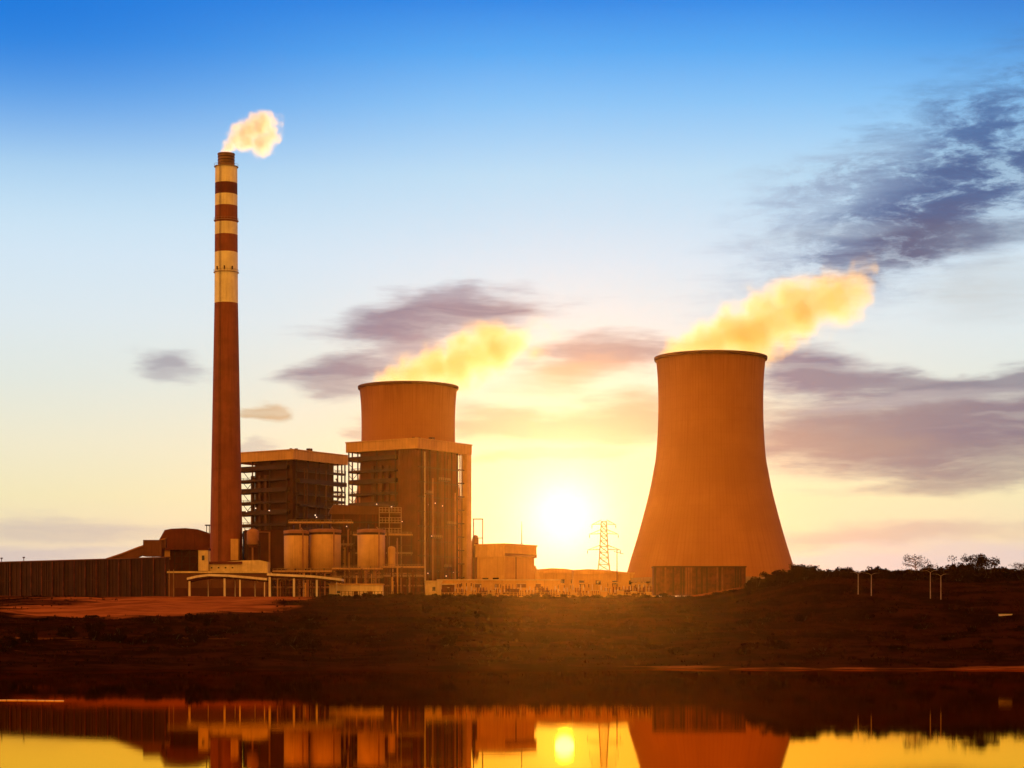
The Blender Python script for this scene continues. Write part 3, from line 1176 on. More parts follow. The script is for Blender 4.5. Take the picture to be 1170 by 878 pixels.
def stair_tower():
    d = 968
    loc = at(378, d)
    root = thing('stair_tower', 'dark lattice stair tower with small lamps between the boiler houses', 'stair tower', loc, R(20))
    H = PZ(572, d) - loc[2]
    for xx in (-2.4, 2.4):
        for yy in (-2, 2):
            MB().beam((xx, yy, -.3), (xx, yy, H), .4).build('column', ['dark'], root)
    n = 13
    for k in range(n):
        z = H * (k + 1) / n
        o = MB().box(-2.6, 2.6, -2.2, 2.2, z - .2, z).build('landing', ['dark'], root)
        f = MB()
        sg = 1 if k % 2 else -1
        f.beam((-2.2 * sg, -1.4, z - H / n), (2.2 * sg, -1.4, z - .1), .25, .9)
        f.build('flight', ['dark'], o)
        if k > 5 and k % 2:
            lamp(root, 2.9 * sg, -2.6, z - 1.2, .36)


stair_tower()


# ------------------------------------------------------------------ switchyard
def gantry(label, px, d, w, h):
    root = thing('gantry', label, 'gantry', at(px, d), 0, 'switchyard gantries')
    for s in (-1, 1):
        MB().beam((s * w / 2, 0, -.3), (s * w / 2, 0, h), .42).build('post', ['ochre'], root)
    MB().beam((-w / 2 - .6, 0, h + .2), (w / 2 + .6, 0, h + .2), .42).build('crossbeam', ['ochre'], root)
    for k in (-.3, 0, .3):
        MB().lathe([(.14, h - 1.6), (.28, h - 1.4), (.14, h - 1.2), (.28, h - 1.0), (.14, h - .8), (.28, h - .6), (.12, h - .1)], 8, c=(k * w, 0)).build('insulator', ['dark'], root)
    return root


gantry('pale steel gantry frame nearest the switch house', 533, 880, 7, 6.4)
gantry('pale steel gantry frame in front of the ochre annex', 572, 885, 8, 6.0)
gantry('wide pale steel gantry frame straight below the sun', 645, 888, 9, 5.6)
gantry('squat pale steel gantry frame left of the lattice pylon foot', 668, 880, 6, 6.2)
gantry('pale steel gantry frame in front of the long sloping shed', 700, 884, 7, 6.4)
gantry('pale steel gantry frame just left of the slatted shed', 731, 886, 6, 5.8)


def transformer(label, px, d, s=1.0):
    root = thing('transformer', label, 'transformer', at(px, d), R(8), 'switchyard transformers')
    MB().box(-2.2 * s, 2.2 * s, -1.3, 1.3, .3, 3.2 * s).build('tank', ['brown'], root)
    rd = MB()
    for i in range(8):
        x = -2 * s + i * .55 * s
        rd.box(x, x + .2, -2.1, -1.3, .6, 2.8 * s)
    rd.build('radiator', ['dark'], root)
    for i in range(3):
        MB().lathe([(.2, 3.2 * s), (.32, 3.5 * s), (.18, 3.7 * s), (.3, 4 * s), (.16, 4.2 * s), (.28, 4.5 * s), (.1, 5 * s)], 10, c=((-1.3 + i * 1.3) * s, 0)).build('bushing', ['band'], root)
    MB().box(-2.6 * s, 2.6 * s, -1.6, 1.6, -.3, .297).build('plinth', ['concrete_low'], root)
    return root


transformer('dark transformer between the annex and the sun, broadest of the row', 586, 872, 1.2)
transformer('small dark transformer in front of the cable gallery', 553, 874, .9)
transformer('dark transformer below the hump-roofed shed', 622, 876, 1.0)
transformer('dark transformer below the long sloping shed', 715, 875, 1.0)

# countable little things of the yard: posts and cabinets
proto = thing('insulator_post', 'slim pale insulator post in the switchyard', 'insulator post', at(520, 878), 0, 'switchyard insulator posts')
MB().beam((0, 0, -.3), (0, 0, 2.6), .3).build('stand', ['ochre'], proto)
MB().lathe([(.16, 2.6), (.34, 2.8), (.16, 3.0), (.34, 3.2), (.16, 3.4), (.34, 3.6), (.16, 3.8), (.3, 4.1), (.1, 4.4)], 10).build('insulator', ['white'], proto)
rr = random.Random(12)
for i in range(46):
    px = 524 + i * 4.8 + rr.uniform(-1.2, 1.2)
    dd = rr.uniform(862, 893)
    dup(proto, at(px, dd), 0, (1, 1, rr.uniform(.7, 1.35)))
cab = thing('cabinet', 'pale metal control cabinet among the switchyard posts', 'cabinet', at(540, 866), 0, 'switchyard cabinets')
MB().box(-1.3, 1.3, -.7, .7, 0, 2.5).build('casing', ['ochre'], cab)
MB().box(-1.5, 1.5, -.9, .9, 2.503, 2.75).build('roof', ['pale'], cab)
MB().box(-.15, 1.1, -.78, -.6, .3, 2.2).build('door', ['fascia'], cab)
for px in (561, 578, 603, 616, 632, 657, 679, 690, 709, 724, 741):
    dup(cab, at(px, rr.uniform(858, 872)), rr.uniform(-.2, .2), rr.uniform(.8, 1.25))


brk = thing('circuit_breaker', 'dark three-column circuit breaker among the switchyard posts', 'circuit breaker', at(508, 874), 0, 'switchyard circuit breakers')
MB().box(-1.6, 1.6, -.4, .4, .9, 1.6).build('frame', ['brown'], brk)
for sx in (-1.3, 1.3):
    MB().beam((sx, 0, -.3), (sx, 0, .9), .3).build('leg', ['brown'], brk)
for sx in (-1.2, 0, 1.2):
    MB().lathe([(.2, 1.6), (.36, 1.8), (.2, 2.0), (.36, 2.2), (.2, 2.4), (.36, 2.6), (.2, 2.8), (.3, 3.3), (.1, 3.5)], 8, c=(sx, 0)).build('pole_column', ['rust'], brk)
for i in range(26):
    px = 513 + i * 9.1 + rr.uniform(-3, 3)
    dup(brk, at(px, rr.uniform(854, 876)), rr.uniform(-.3, .3), (rr.uniform(.7, 1.3), 1, rr.uniform(.7, 1.5)))


# fence posts and rails along the terrace edge
def edge_fence(label, px0, px1, d, h, n, mat):
    a, b = at(px0, d), at(px1, d)
    root = thing('yard_fence', label, 'fence', a, math.atan2(b[1] - a[1], b[0] - a[0]))
    L = b[0] - a[0]
    for i in range(n):
        x = L * i / (n - 1)
        z = ground_z(a[0] + x, d) - a[2]
        MB().beam((x, 0, z - .5), (x, 0, z + h), .26).build('post', [mat], root)
    zz = [ground_z(a[0] + L * i / 12, d) - a[2] for i in range(13)]
    for k in (.5, .95):
        r = MB()
        for i in range(12):
            r.beam((L * i / 12, .1, zz[i] + h * k), (L * (i + 1) / 12 - .01, .1, zz[i + 1] + h * k), .12)
        r.build('rail', [mat], root)


edge_fence('dark post-and-rail fence in front of the bright cream store', 390, 478, 846, 2.4, 22, 'dark')
edge_fence('pale thin yard fence along the switchyard edge', 486, 745, 850, 1.9, 60, 'ochre')


# ------------------------------------------------------------------ lattice pylon and pole
def pylon():
    d = 1180
    S = d / F
    loc = at(690, d)
    root = thing('pylon', 'lattice power pylon with three pairs of arms against the glare', 'pylon', loc)
    Z = lambda py: PZ(py, d) - loc[2]
    H = Z(596)

    def hw(z):
        u = z / H
        return 5.6 - 3.0 * min(1, u / .55) - 1.1 * max(0, (u - .55) / .45)
    lv = [0, .12, .22, .31, .39, .47, .55, .62, .69, .76, .82, .88, .94, 1]
    body = MB()
    for a, b in zip(lv, lv[1:]):
        za, zb = a * H, b * H
        wa, wb = hw(za), hw(zb)
        ca = [(-wa, -wa), (wa, -wa), (wa, wa), (-wa, wa)]
        cb = [(-wb, -wb), (wb, -wb), (wb, wb), (-wb, wb)]
        for i in range(4):
            j = (i + 1) % 4
            body.beam((*ca[i], za), (*cb[i], zb), .34)
            body.beam((*ca[i], za), (*cb[j], zb), .26)
            body.beam((*ca[j], za), (*cb[i], zb), .26)
            body.beam((*cb[i], zb), (*cb[j], zb), .26)
    body.build('lattice_mast', ['cream'], root)  # cream on mast and arms stands in for haze fading them
    for py, half in ((599, 7), (610, 8.4), (628, 9.6)):
        z = Z(py)
        for s in (-1, 1):
            w = hw(z)
            a = MB()
            for yy in (-w, w):
                a.beam((s * w, yy, z), (s * half, 0, z - .3), .32)
                a.beam((s * w, yy, z + 2.4), (s * half, 0, z - .3), .26)
            for k in range(1, 4):
                u = k / 4
                xx = s * (w + (half - w) * u)
                a.beam((xx, 0, z - .3 * u), (xx, 0, z + 2.4 * (1 - u)), .12)
            arm = a.build('cross_arm', ['cream'], root)
            MB().lathe([(.1, z - 2.6), (.25, z - 2.3), (.1, z - 2.0), (.25, z - 1.6), (.1, z - .3)], 8, c=(s * half, 0)).build('insulator', ['dark'], arm)


pylon()


def cable_pole():
    d = 1000
    loc = at(705, d - 20)
    root = thing('cable_pole', 'dark cable pole right of the lattice pylon', 'pole', loc)
    h = PZ(628, d - 20) - loc[2]
    MB().tube([(0, 0, -.3), (0, 0, h)], [.28, .2], 8).build('pole', ['brown'], root)
    MB().beam((-1.5, 0, h - 1), (3.2, 0, h - 2.2), .25).build('cross_arm', ['brown'], root)


cable_pole()


# ------------------------------------------------------------------ lamp posts on the right hill
def lamp_post(label, px, top, bot):
    d = hit(px, bot)
    x = PX(px, d)
    z = ground_z(x, d)
    h = PZ(top, d) - z
    root = thing('lamp_post', label, 'lamp post', (x, d, z - .3), 0, 'pale posts on the hill')
    MB().tube([(0, 0, 0), (0, 0, h * .5), (0, 0, h)], [.17, .14, .11], 8).build('pole', ['steel'], root)
    for s in (-1, 1):
        a = MB().tube([(0, 0, h - .1), (s * 1.0, 0, h + .5), (s * 2.2, 0, h + .6)], .06, 6).build('arm', ['steel'], root)
        MB().box(s * 2.2 - .5, s * 2.2 + .5, -.2, .2, h + .45, h + .7).build('lamp_head', ['dark'], a)


lamp_post('pale lamp post nearest the free cooling tower', 980.5, 655, 680)
lamp_post('pale lamp post second from the free cooling tower', 995.5, 656, 682)
lamp_post('pale lamp post by the bare feathery tree', 1063, 653, 686)
lamp_post('pale lamp post farthest right on the hill', 1075, 657, 686)


# ------------------------------------------------------------------ vegetation
def leaf_cloud(mb, c, r, n, size, rg, squash=.8, m=0, hollow=.35):
    for _ in range(n):
        while True:
            v = Vector((rg.uniform(-1, 1), rg.uniform(-1, 1), rg.uniform(-1, 1)))
            if hollow < v.length < 1:
                break
        p = Vector(c) + Vector((v.x * r, v.y * r, v.z * r * squash))
        a = Vector((rg.gauss(0, 1), rg.gauss(0, 1), rg.gauss(0, 1))).normalized()
        b = a.cross(Vector((rg.gauss(0, 1), rg.gauss(0, 1), rg.gauss(0, 1)))).normalized()
        s = size * rg.uniform(.6, 1.4)
        mb.add([p - a * s * .6, p + b * s * .35, p + a * s * .6, p - b * s * .35], [(0, 1, 2, 3)], m)


def tree(label, px, d, top_py, half_px, seed, kind='dense', cx_off=0.0):
    rg = random.Random(seed)
    x = PX(px, d)
    z = ground_z(x, d) - .4
    H = PZ(top_py, d) - z
    r = half_px * d / F
    root = thing('tree', label, 'tree', (x, d, z), 0, 'trees on the hill')
    tr = MB()
    bare = kind == 'bare'
    tr.tube([(0, 0, 0), (.15, 0, H * .35), (-.1, .1, H * .7), (0, 0, H * .92)], [.034 * H, .026 * H, .014 * H, .004 * H], 8)
    tips = []
    nb = 26 if bare else 13
    for i in range(nb):
        u = rg.uniform(.35, .9)
        a = rg.uniform(0, 2 * math.pi)
        ln = r * rg.uniform(.6, 1.05) * (1.1 - .5 * abs(u - .5))
        s = Vector((0, 0, H * u))
        e = s + Vector((math.cos(a) * ln, math.sin(a) * ln, H * rg.uniform(.06, .24)))
        e.z = min(e.z, H * .97)
        mid = s.lerp(e, .5) + Vector((0, 0, .03 * H))
        tr.tube([s, mid, e], [.012 * H, .008 * H, .003 * H], 6)
        tips.append(e)
        for k in range(3):
            e2 = mid.lerp(e, rg.uniform(.2, 1)) + Vector((rg.gauss(0, .28) * r, rg.gauss(0, .28) * r, abs(rg.gauss(0, .06)) * H))
            tr.tube([mid, e2], [.005 * H, .002 * H], 5)
            tips.append(e2)
    tr.build('trunk', ['palebark' if bare else 'bark'], root)
    cr = MB()
    for e in tips:
        if bare:
            leaf_cloud(cr, e, r * .22, 7, .34, rg, .8, hollow=0)
        else:
            leaf_cloud(cr, e, r * rg.uniform(.2, .34), 62, .52, rg, .8, hollow=.1)
    if not bare:
        leaf_cloud(cr, (0, 0, H * .5), r * .6, 240, .6, rg, .9, hollow=.1)
    cr.build('crown', ['leaf'], root)
    return root


tree('rounded loose tree at the right foot of the free cooling tower', 921, 775, 648.5, 17, 1)
tree('low dark tree half hiding the cooling tower foot', 892, 765, 655, 15, 2)
tree('bare feathery tree near the middle of the hill crest', 1046, 800, 637, 13, 3, 'bare')
tree('small wispy sapling left of the pale lamp post pair', 1060, 800, 646, 8, 4, 'bare')
tree('largest bushy tree crowning the hill crest', 1117, 800, 638.5, 20, 5)
tree('dense shrubby tree leaning on left side of the largest hill tree', 1096, 795, 648, 14, 6)
tree('small sparse tree at the far right of the crest', 1167, 800, 645, 9, 7, 'bare')
tree('low round tree at the left end of the hill crest', 965, 805, 654.5, 14, 8)
tree('flat-topped low tree right of the largest hill tree', 1140, 805, 652.5, 14, 9)
tree('wispy low tree between the two pairs of lamp posts', 1034, 805, 652, 9, 10, 'bare')

BUSH = []
for s in range(7):
    rg = random.Random(100 + s)
    mb = MB()
    for k in range(7):
        c = (rg.uniform(-.75, .75), rg.uniform(-.6, .6), rg.uniform(.25, .8))
        leaf_cloud(mb, c, rg.uniform(.35, .6), 120, .18, rg, .8, hollow=.1)
    for k in range(9):
        a = rg.uniform(0, 6.28)
        mb.tube([(0, 0, -.2), (math.cos(a) * .35, math.sin(a) * .35, .5), (math.cos(a) * .6, math.sin(a) * .6, 1.05)], [.03, .02, .008], 5, 1)
    BUSH.append((mb.mesh('bush', ['leaf', 'bark']), mb.mesh('bush', ['leaf_dry', 'bark'])))


def bush(x, y, s, sz, rg, group, label, dry=False):
    o = bpy.data.objects.new('bush', rg.choice(BUSH)[1 if dry else 0])
    COL.objects.link(o)
    o.location = (x, y, ground_z(x, y) - .15 * sz)
    o.scale = (s, s, sz)
    o.rotation_euler = (0, 0, rg.uniform(0, 6.28))
    tag(o, label, 'bush', group)


rg = random.Random(42)
for i in range(80):
    px = 856 + i * 4.1 + rg.uniform(-2, 2)
    d = rg.uniform(770, 815)
    bush(PX(px, d), d, rg.uniform(2.8, 4.8), rg.uniform(2.6, 4.6), rg, 'bushes along the hill crest', 'dark leafy bush in the row along the hill crest')
for i in range(54):
    px = 372 + i * 8.8 + rg.uniform(-3, 3)
    d = rg.uniform(790, 835)
    bush(PX(px, d), d, rg.uniform(1.2, 2.6), rg.uniform(.9, 2.0), rg, 'bushes below the plant terrace', 'dark scrubby bush below the plant terrace edge', rg.random() < .4)
for i in range(64):
    px = rg.uniform(-5, 365)
    py = rg.uniform(706, 748)
    d = hit(px, py)
    bush(PX(px, d), d, rg.uniform(1.4, 3.4), rg.uniform(1.0, 2.6), rg, 'bushes on the left bank', 'dark rounded bush on the bank below the bare terrace', rg.random() < .3)
for i in range(70):
    px = rg.uniform(365, 1180)
    py = rg.uniform(694, 752)
    d = hit(px, py)
    bush(PX(px, d), d, rg.uniform(1.2, 3.2), rg.uniform(.8, 2.2), rg, 'bushes on the river bank', 'dark low bush scattered on the overgrown river bank', rg.random() < .35)


def undergrowth():
    rg = random.Random(5)
    mb = MB()
    for _ in range(9500):
        t = 5 + 400 * rg.random() ** .9
        x = rg.uniform(-200, 235)
        y = shore(x) + t
        if abs(x) > y * .27 + 6:
            continue
        if rg.random() < soil_amount(x, y) * 1.25:
            continue
        z = ground_z(x, y)
        s = rg.uniform(.45, 1.0)
        mi = 1 if mnoise.noise(Vector((x * .03, y * .03, 1))) > .12 else 0
        for k in range(6):
            a = rg.uniform(0, 6.28)
            c, sn = math.cos(a), math.sin(a)
            l = s * rg.uniform(.5, 1.1)
            ox, oy = rg.gauss(0, .4) * s, rg.gauss(0, .4) * s
            mb.add([(x + ox - .22 * s * sn, y + oy + .22 * s * c, z - .1), (x + ox + .22 * s * sn, y + oy - .22 * s * c, z - .1), (x + ox + c * .5 * l, y + oy + sn * .5 * l, z + l)], [(0, 1, 2)], mi)
    o = mb.build('undergrowth', ['leaf', 'leaf_dry'])
    tag(o, 'tangled dark undergrowth covering the river bank', kind='stuff')


undergrowth()


# small items seen on the right slope and on the water
def far_wall():
    d = hit(1155, 704)
    loc = at(1155, d)
    root = thing('boundary_wall', 'short pale wall on the dark slope at the far right', 'wall', loc)
    for x0, x1, h in ((-3.6, .4, .5), (2.2, 6.4, .1)):
        MB().box(x0, x1, 0, .4, -.4, h * .5 + .2).build('wall_panel', ['white'], root)
    MB().box(-3.7, .5, -.1, .5, .453, .56).build('coping', ['white'], root)


far_wall()


def boom():
    d = 8.5 * F / 80
    root = thing('floating_boom', 'thin pale floating boom lying on the river by the left bank', 'boom', (PX(-40, d), d, 0))
    L = PX(75, d) - PX(-40, d)
    x = 0.0
    rg2 = random.Random(2)
    while x < L:
        l = rg2.uniform(.9, 1.3)
        MB().tube([(x, 1.2 * math.sin(x * .35), .04), (x + l, 1.2 * math.sin((x + l) * .35), .04)], .07, 8).build('float', ['white'], root)
        x += l + .1


boom()


# ------------------------------------------------------------------ steam plumes
def plume(name, label, d, blobs, density, noise_scale, seed, col=(1, .97, .92, 1), aniso=.62, grow=1.25):
    rg = random.Random(seed)
    S = d / F
    pts = []
    for px, py, r, k in blobs:
        p = P(px, py, d)
        p.y += rg.uniform(-.35, .35) * r * S
        pts.append((p, r * S * grow, k))
    org = pts[0][0].copy()
    import bmesh
    bm = bmesh.new()
    for p, r, k in pts:
        bmesh.ops.create_icosphere(bm, subdivisions=3, radius=r * 1.12, matrix=Matrix.Translation(p - org))
    me = bpy.data.meshes.new(name)
    bm.to_mesh(me)
    bm.free()
    o = bpy.data.objects.new(name, me)
    COL.objects.link(o)
    md = o.modifiers.new('merge', 'REMESH')
    md.mode = 'VOXEL'
    md.voxel_size = max(.8, 3.2 * S)
    dg = bpy.context.evaluated_depsgraph_get()
    me2 = bpy.data.meshes.new_from_object(o.evaluated_get(dg))
    o.modifiers.clear()
    o.data = me2
    o.location = org
    m = bpy.data.materials.new(name + '_vapour')
    m.use_nodes = True
    t = NT(m.node_tree)
    nodes = m.node_tree.nodes
    nodes.remove(nodes['Principled BSDF'])
    co = t.n('ShaderNodeTexCoord').outputs['Object']
    wn = t.noise(co, noise_scale, 2, .5, True)
    sub = t.n('ShaderNodeVectorMath', operation='SUBTRACT')
    t.put(sub.inputs[0], wn)
    sub.inputs[1].default_value = (.5, .5, .5)
    mad = t.n('ShaderNodeVectorMath', operation='MULTIPLY_ADD')
    t.put(mad.inputs[0], sub.outputs[0])
    amp = .9 / noise_scale * .55
    mad.inputs[1].default_value = (amp, amp, amp)
    t.put(mad.inputs[2], co)
    wc = mad.outputs[0]
    acc = None
    for p, r, k in pts:
        q = p - org
        mp = t.mapping(wc, loc=tuple(q), scale=(r, r, r), typ='TEXTURE')
        ln = t.n('ShaderNodeVectorMath', operation='LENGTH')
        t.put(ln.inputs[0], mp)
        v = t.rng(ln.outputs['Value'], 1.0, .2, 0, k, False)
        acc = v if acc is None else t.m('MAXIMUM', acc, v)
    n2 = t.noise(co, noise_scale * 1.9, 6, .68)
    dn = t.rng(t.m('ADD', acc, t.m('MULTIPLY', t.m('SUBTRACT', n2, .5), 2.0)), .15, 1.0, 0, 1)
    dn = t.m('MULTIPLY', dn, t.rng(acc, 0, .25))
    dn = t.m('MULTIPLY', dn, density)
    pv = t.n('ShaderNodeVolumePrincipled')
    pv.inputs['Color'].default_value = col
    pv.inputs['Anisotropy'].default_value = aniso
    t.put(pv.inputs['Density'], dn)
    t.put(nodes['Material Output'].inputs['Volume'], pv.outputs[0])
    m.cycles.volume_step_rate = 1.0 if hasattr(m, 'cycles') and hasattr(m.cycles, 'volume_step_rate') else 1
    o.data.materials.clear()
    o.data.materials.append(m)
    tag(o, label, 'steam plume', 'steam plumes')
    return o


plume('smoke_plume', 'small cream smoke puff drifting from the tall chimney mouth', 960,
      [(258.5, 173, 7, 1), (262, 167, 9, 1), (268, 160, 12, 1), (276, 155, 15, 1), (285, 151, 18, 1), (294, 146, 18, 1), (300, 138, 14, .9), (299, 161, 17, 1), (308, 156, 13, .8), (283, 163, 14, .9), (312, 140, 9, .5), (318, 142, 11, .45), (317, 158, 10, .5)],
      .24, .11, 1, (1, .97, .86, 1), .66, 1.3)
plume('steam_plume', 'golden steam bank blowing right from the free cooling tower', 1000,
      [(772, 402, 14, 1), (795, 399, 20, 1), (818, 392, 25, 1), (842, 384, 29, 1), (866, 374, 31, 1), (890, 366, 30, 1), (914, 356, 30, 1), (938, 347, 29, 1), (960, 341, 25, 1), (976, 336, 19, .9), (850, 396, 22, .9), (900, 384, 18, .7), (935, 377, 17, .5), (984, 322, 16, .7), (990, 306, 12, .55), (995, 292, 9, .4), (1004, 318, 10, .25), (1006, 336, 9, .2), (972, 366, 13, .35), (950, 384, 12, .3), (800, 388, 16, 1), (830, 374, 18, 1), (862, 354, 19, .9), (895, 342, 17, .9), (930, 330, 15, .8), (960, 327, 14, .8), (765, 398, 8, .8), (915, 392, 12, .5)],
      .085, .04, 2, (1, .88, .36, 1), .62, 1.7)
plume('steam_plume', 'yellow steam bank blowing right from tower behind boiler house', 1120,
      [(436, 438, 10, 1), (455, 433, 16, 1), (476, 427, 21, 1), (500, 420, 24, 1), (524, 413, 25, 1), (548, 406, 25, 1), (570, 402, 24, 1), (588, 396, 18, .9), (600, 384, 14, .6), (515, 432, 15, .8), (622, 374, 17, .2), (636, 384, 18, .2), (612, 398, 16, .4), (588, 412, 14, .4), (606, 366, 12, .3), (470, 418, 12, .8), (500, 404, 14, .9), (530, 396, 14, .9), (560, 388, 14, .9)],
      .08, .04, 3, (1, .88, .40, 1), .62, 1.75)


# ------------------------------------------------------------------ haze
def haze():
    mb = MB().box(-2650, 2650, -350, 5300, -3.2, 275)
    m = bpy.data.materials.new('evening_haze')
    m.use_nodes = True
    t = NT(m.node_tree)
    nodes = m.node_tree.nodes
    nodes.remove(nodes['Principled BSDF'])
    pv = t.n('ShaderNodeVolumePrincipled')
    pv.inputs['Color'].default_value = (.33, .17, .052, 1)
    pv.inputs['Density'].default_value = HAZE_D
    pv.inputs['Anisotropy'].default_value = HAZE_G
    t.put(nodes['Material Output'].inputs['Volume'], pv.outputs[0])
    o = mb.build('haze', [m])
    tag(o, 'warm evening haze over river and plant', kind='stuff')


HAZE_D, HAZE_G = 2.4e-5, .928
haze()


# ------------------------------------------------------------------ sky
def make_world():
    w = bpy.data.worlds.new('World')
    scene.world = w
    w.use_nodes = True
    t = NT(w.node_tree)
    nodes = w.node_tree.nodes
    bg = nodes['Background']
    co = t.n('ShaderNodeTexCoord').outputs['Generated']
    nz = t.n('ShaderNodeVectorMath', operation='NORMALIZE')
    t.put(nz.inputs[0], co)
    sp = t.n('ShaderNodeSeparateXYZ')
    t.put(sp.inputs[0], nz.outputs[0])
    X, Y, Z = sp.outputs
    az = t.m('ARCTAN2', X, Y)
    el = t.m('ARCSINE', Z)
    cmb = t.n('ShaderNodeCombineXYZ')
    t.put(cmb.inputs[0], az)
    t.put(cmb.inputs[1], el)
    ae = cmb.outputs[0]
    E = lambda py: el_of(585, py) / .40

    # clear-sky gradient by elevation
    sky = t.ramp(t.m('DIVIDE', el, .40), [
        (0.0, lin(214, 196, 190)), (E(655), lin(232, 216, 208)), (E(615), lin(246, 232, 196)), (E(570), lin(248, 240, 196)),
        (E(510), lin(244, 241, 214)), (E(440), lin(230, 239, 232)), (E(370), lin(224, 239, 246)), (E(300), lin(214, 236, 252)),
        (E(200), lin(186, 226, 252)), (E(120), lin(134, 200, 253)), (E(60), lin(84, 173, 249)), (E(0), lin(36, 140, 236)),
        (E(-120), lin(30, 100, 190)), (1.0, lin(34, 74, 140))])
    # a deeper blue towards the left top
    lft = t.m('MULTIPLY', t.rng(az, .02, -.25), t.rng(el, .19, .31))
    sky = t.mix(t.m('MULTIPLY', lft, .95), sky, lin(4, 122, 224))
    rgt = t.m('MULTIPLY', t.rng(az, .12, .26), t.rng(el, .24, .31))
    sky = t.mix(t.m('MULTIPLY', rgt, .55), sky, lin(52, 118, 205))

    # clouds: soft elongated banks, edges broken by noise
    wn = t.noise(t.mapping(ae, scale=(14, 46, 1)), 1.0, 4, .55, True)
    sub = t.n('ShaderNodeVectorMath', operation='SUBTRACT')
    t.put(sub.inputs[0], wn)
    sub.inputs[1].default_value = (.5, .5, .5)
    mad = t.n('ShaderNodeVectorMath', operation='MULTIPLY_ADD')
    t.put(mad.inputs[0], sub.outputs[0])
    mad.inputs[1].default_value = (.085, .020, 0)
    t.put(mad.inputs[2], ae)
    wv = mad.outputs[0]
    fine = t.noise(t.mapping(ae, scale=(24, 150, 1)), 1.0, 6, .62)
    fo = t.m('MULTIPLY', t.m('SUBTRACT', fine, .5), 1.0)

    mad3 = t.n('ShaderNodeVectorMath', operation='MULTIPLY_ADD')
    t.put(mad3.inputs[0], sub.outputs[0])
    mad3.inputs[1].default_value = (.05, .020, 0)
    t.put(mad3.inputs[2], ae)
    wv2 = mad3.outputs[0]
    streak = t.rng(t.noise(t.mapping(wv, scale=(6, 95, 1)), 1.0, 4, .55), .32, .54, .68, 1.0)

    def cloud(base, px, py, hw, hh, ang, colr, op, soft=.55, extra=None):
        mp = t.mapping(wv if extra is None else wv2, loc=(az_of(px), el_of(px, py), 0), rot=(0, 0, R(ang)), scale=(hw * 1.3 / F, hh * (1.3 if extra is not None else 1.75) / F, 1), typ='TEXTURE')
        ln = t.n('ShaderNodeVectorMath', operation='LENGTH')
        t.put(ln.inputs[0], mp)
        v = t.m('ADD', ln.outputs['Value'], fo)
        mk = t.rng(v, 1.2, 1.2 - soft * 1.25, 0, op)
        mk = t.m('MULTIPLY', mk, streak if extra is None else extra)
        if extra is None and colr[0] < 200:
            colr = (colr[0] - 10, colr[1], colr[2] + 6)
        return t.mix(mk, base, lin(*colr))

    c = sky
    # sun glow sits behind the cloud banks
    dx = t.m('SUBTRACT', az, SUN_AZ)
    dy = t.m('SUBTRACT', el, SUN_EL)
    d2 = t.m('ADD', t.m('MULTIPLY', dx, dx), t.m('MULTIPLY', dy, dy))
    gauss = lambda s: t.m('EXPONENT', t.m('MULTIPLY', d2, -1.0 / (s * s)))
    wide = t.m('EXPONENT', t.m('MULTIPLY', t.m('ADD', t.m('MULTIPLY', dx, dx), t.m('MULTIPLY', t.m('MULTIPLY', dy, dy), 3.0)), -1 / (.13 ** 2)))
    c = t.mix(t.m('MULTIPLY', wide, .6), c, lin(255, 240, 182))
    # right-hand and central banks
    c = cloud(c, 1110, 505, 250, 24, 2, (150, 128, 136), .95, .8)
    c = cloud(c, 1120, 478, 200, 20, 6, (146, 126, 138), .95, .7)
    c = cloud(c, 980, 478, 130, 20, -2, (160, 138, 140), .85, .8)
    c = cloud(c, 960, 505, 110, 14, 0, (176, 148, 138), .8, .8)
    c = cloud(c, 1140, 530, 130, 16, 2, (156, 136, 138), .85, .8)
    c = cloud(c, 930, 424, 85, 20, -8, (136, 122, 142), .95, .7)
    c = cloud(c, 1000, 434, 100, 9, -7, (150, 138, 148), .85, .7)
    c = cloud(c, 1130, 437, 120, 9, 7, (148, 138, 148), .9, .6)
    c = cloud(c, 1060, 456, 130, 6, 3, (186, 172, 172), .8, .8)
    c = cloud(c, 1090, 553, 130, 7, 2, (176, 156, 148), .85, .8)
    c = cloud(c, 1010, 612, 170, 9, 0, (214, 194, 180), .85, .8)
    c = cloud(c, 1080, 642, 220, 14, 0, (228, 214, 212), .8, .8)
    c = cloud(c, 690, 482, 150, 15, 5, (184, 150, 128), .97, .75)
    c = cloud(c, 620, 494, 160, 9, -2, (198, 166, 136), .9, .8)
    c = cloud(c, 575, 482, 70, 11, -10, (192, 164, 140), .9, .8)
    c = cloud(c, 620, 524, 80, 6, 4, (240, 208, 130), .7)
    c = cloud(c, 690, 410, 66, 17, 4, (150, 136, 146), .97, .7)
    c = cloud(c, 650, 432, 80, 12, 4, (210, 172, 140), .8, .8)
    c = cloud(c, 500, 364, 118, 20, 6, (126, 114, 138), .97, .75)
    c = cloud(c, 440, 380, 60, 10, 8, (140, 126, 146), .9, .8)
    c = cloud(c, 515, 336, 44, 9, 0, (150, 142, 160), .8, .8)
    c = cloud(c, 470, 402, 60, 11, 15, (168, 150, 160), .75, .8)
    c = cloud(c, 390, 428, 62, 12, 5, (148, 132, 146), .95, .75)
    c = cloud(c, 400, 444, 40, 7, 0, (170, 152, 156), .8, .8)
    c = cloud(c, 405, 488, 24, 8, 0, (200, 182, 166), .7)
    c = cloud(c, 208, 421, 36, 13, 2, (174, 166, 172), .9, .8)
    c = cloud(c, 297, 468, 20, 6, 0, (204, 174, 136), .85)
    c = cloud(c, 296, 508, 24, 5, 0, (205, 196, 186), .7)
    c = cloud(c, 60, 604, 150, 10, 0, (210, 201, 192), .9, .8)
    c = cloud(c, 30, 630, 120, 6, 0, (212, 203, 200), .8, .8)
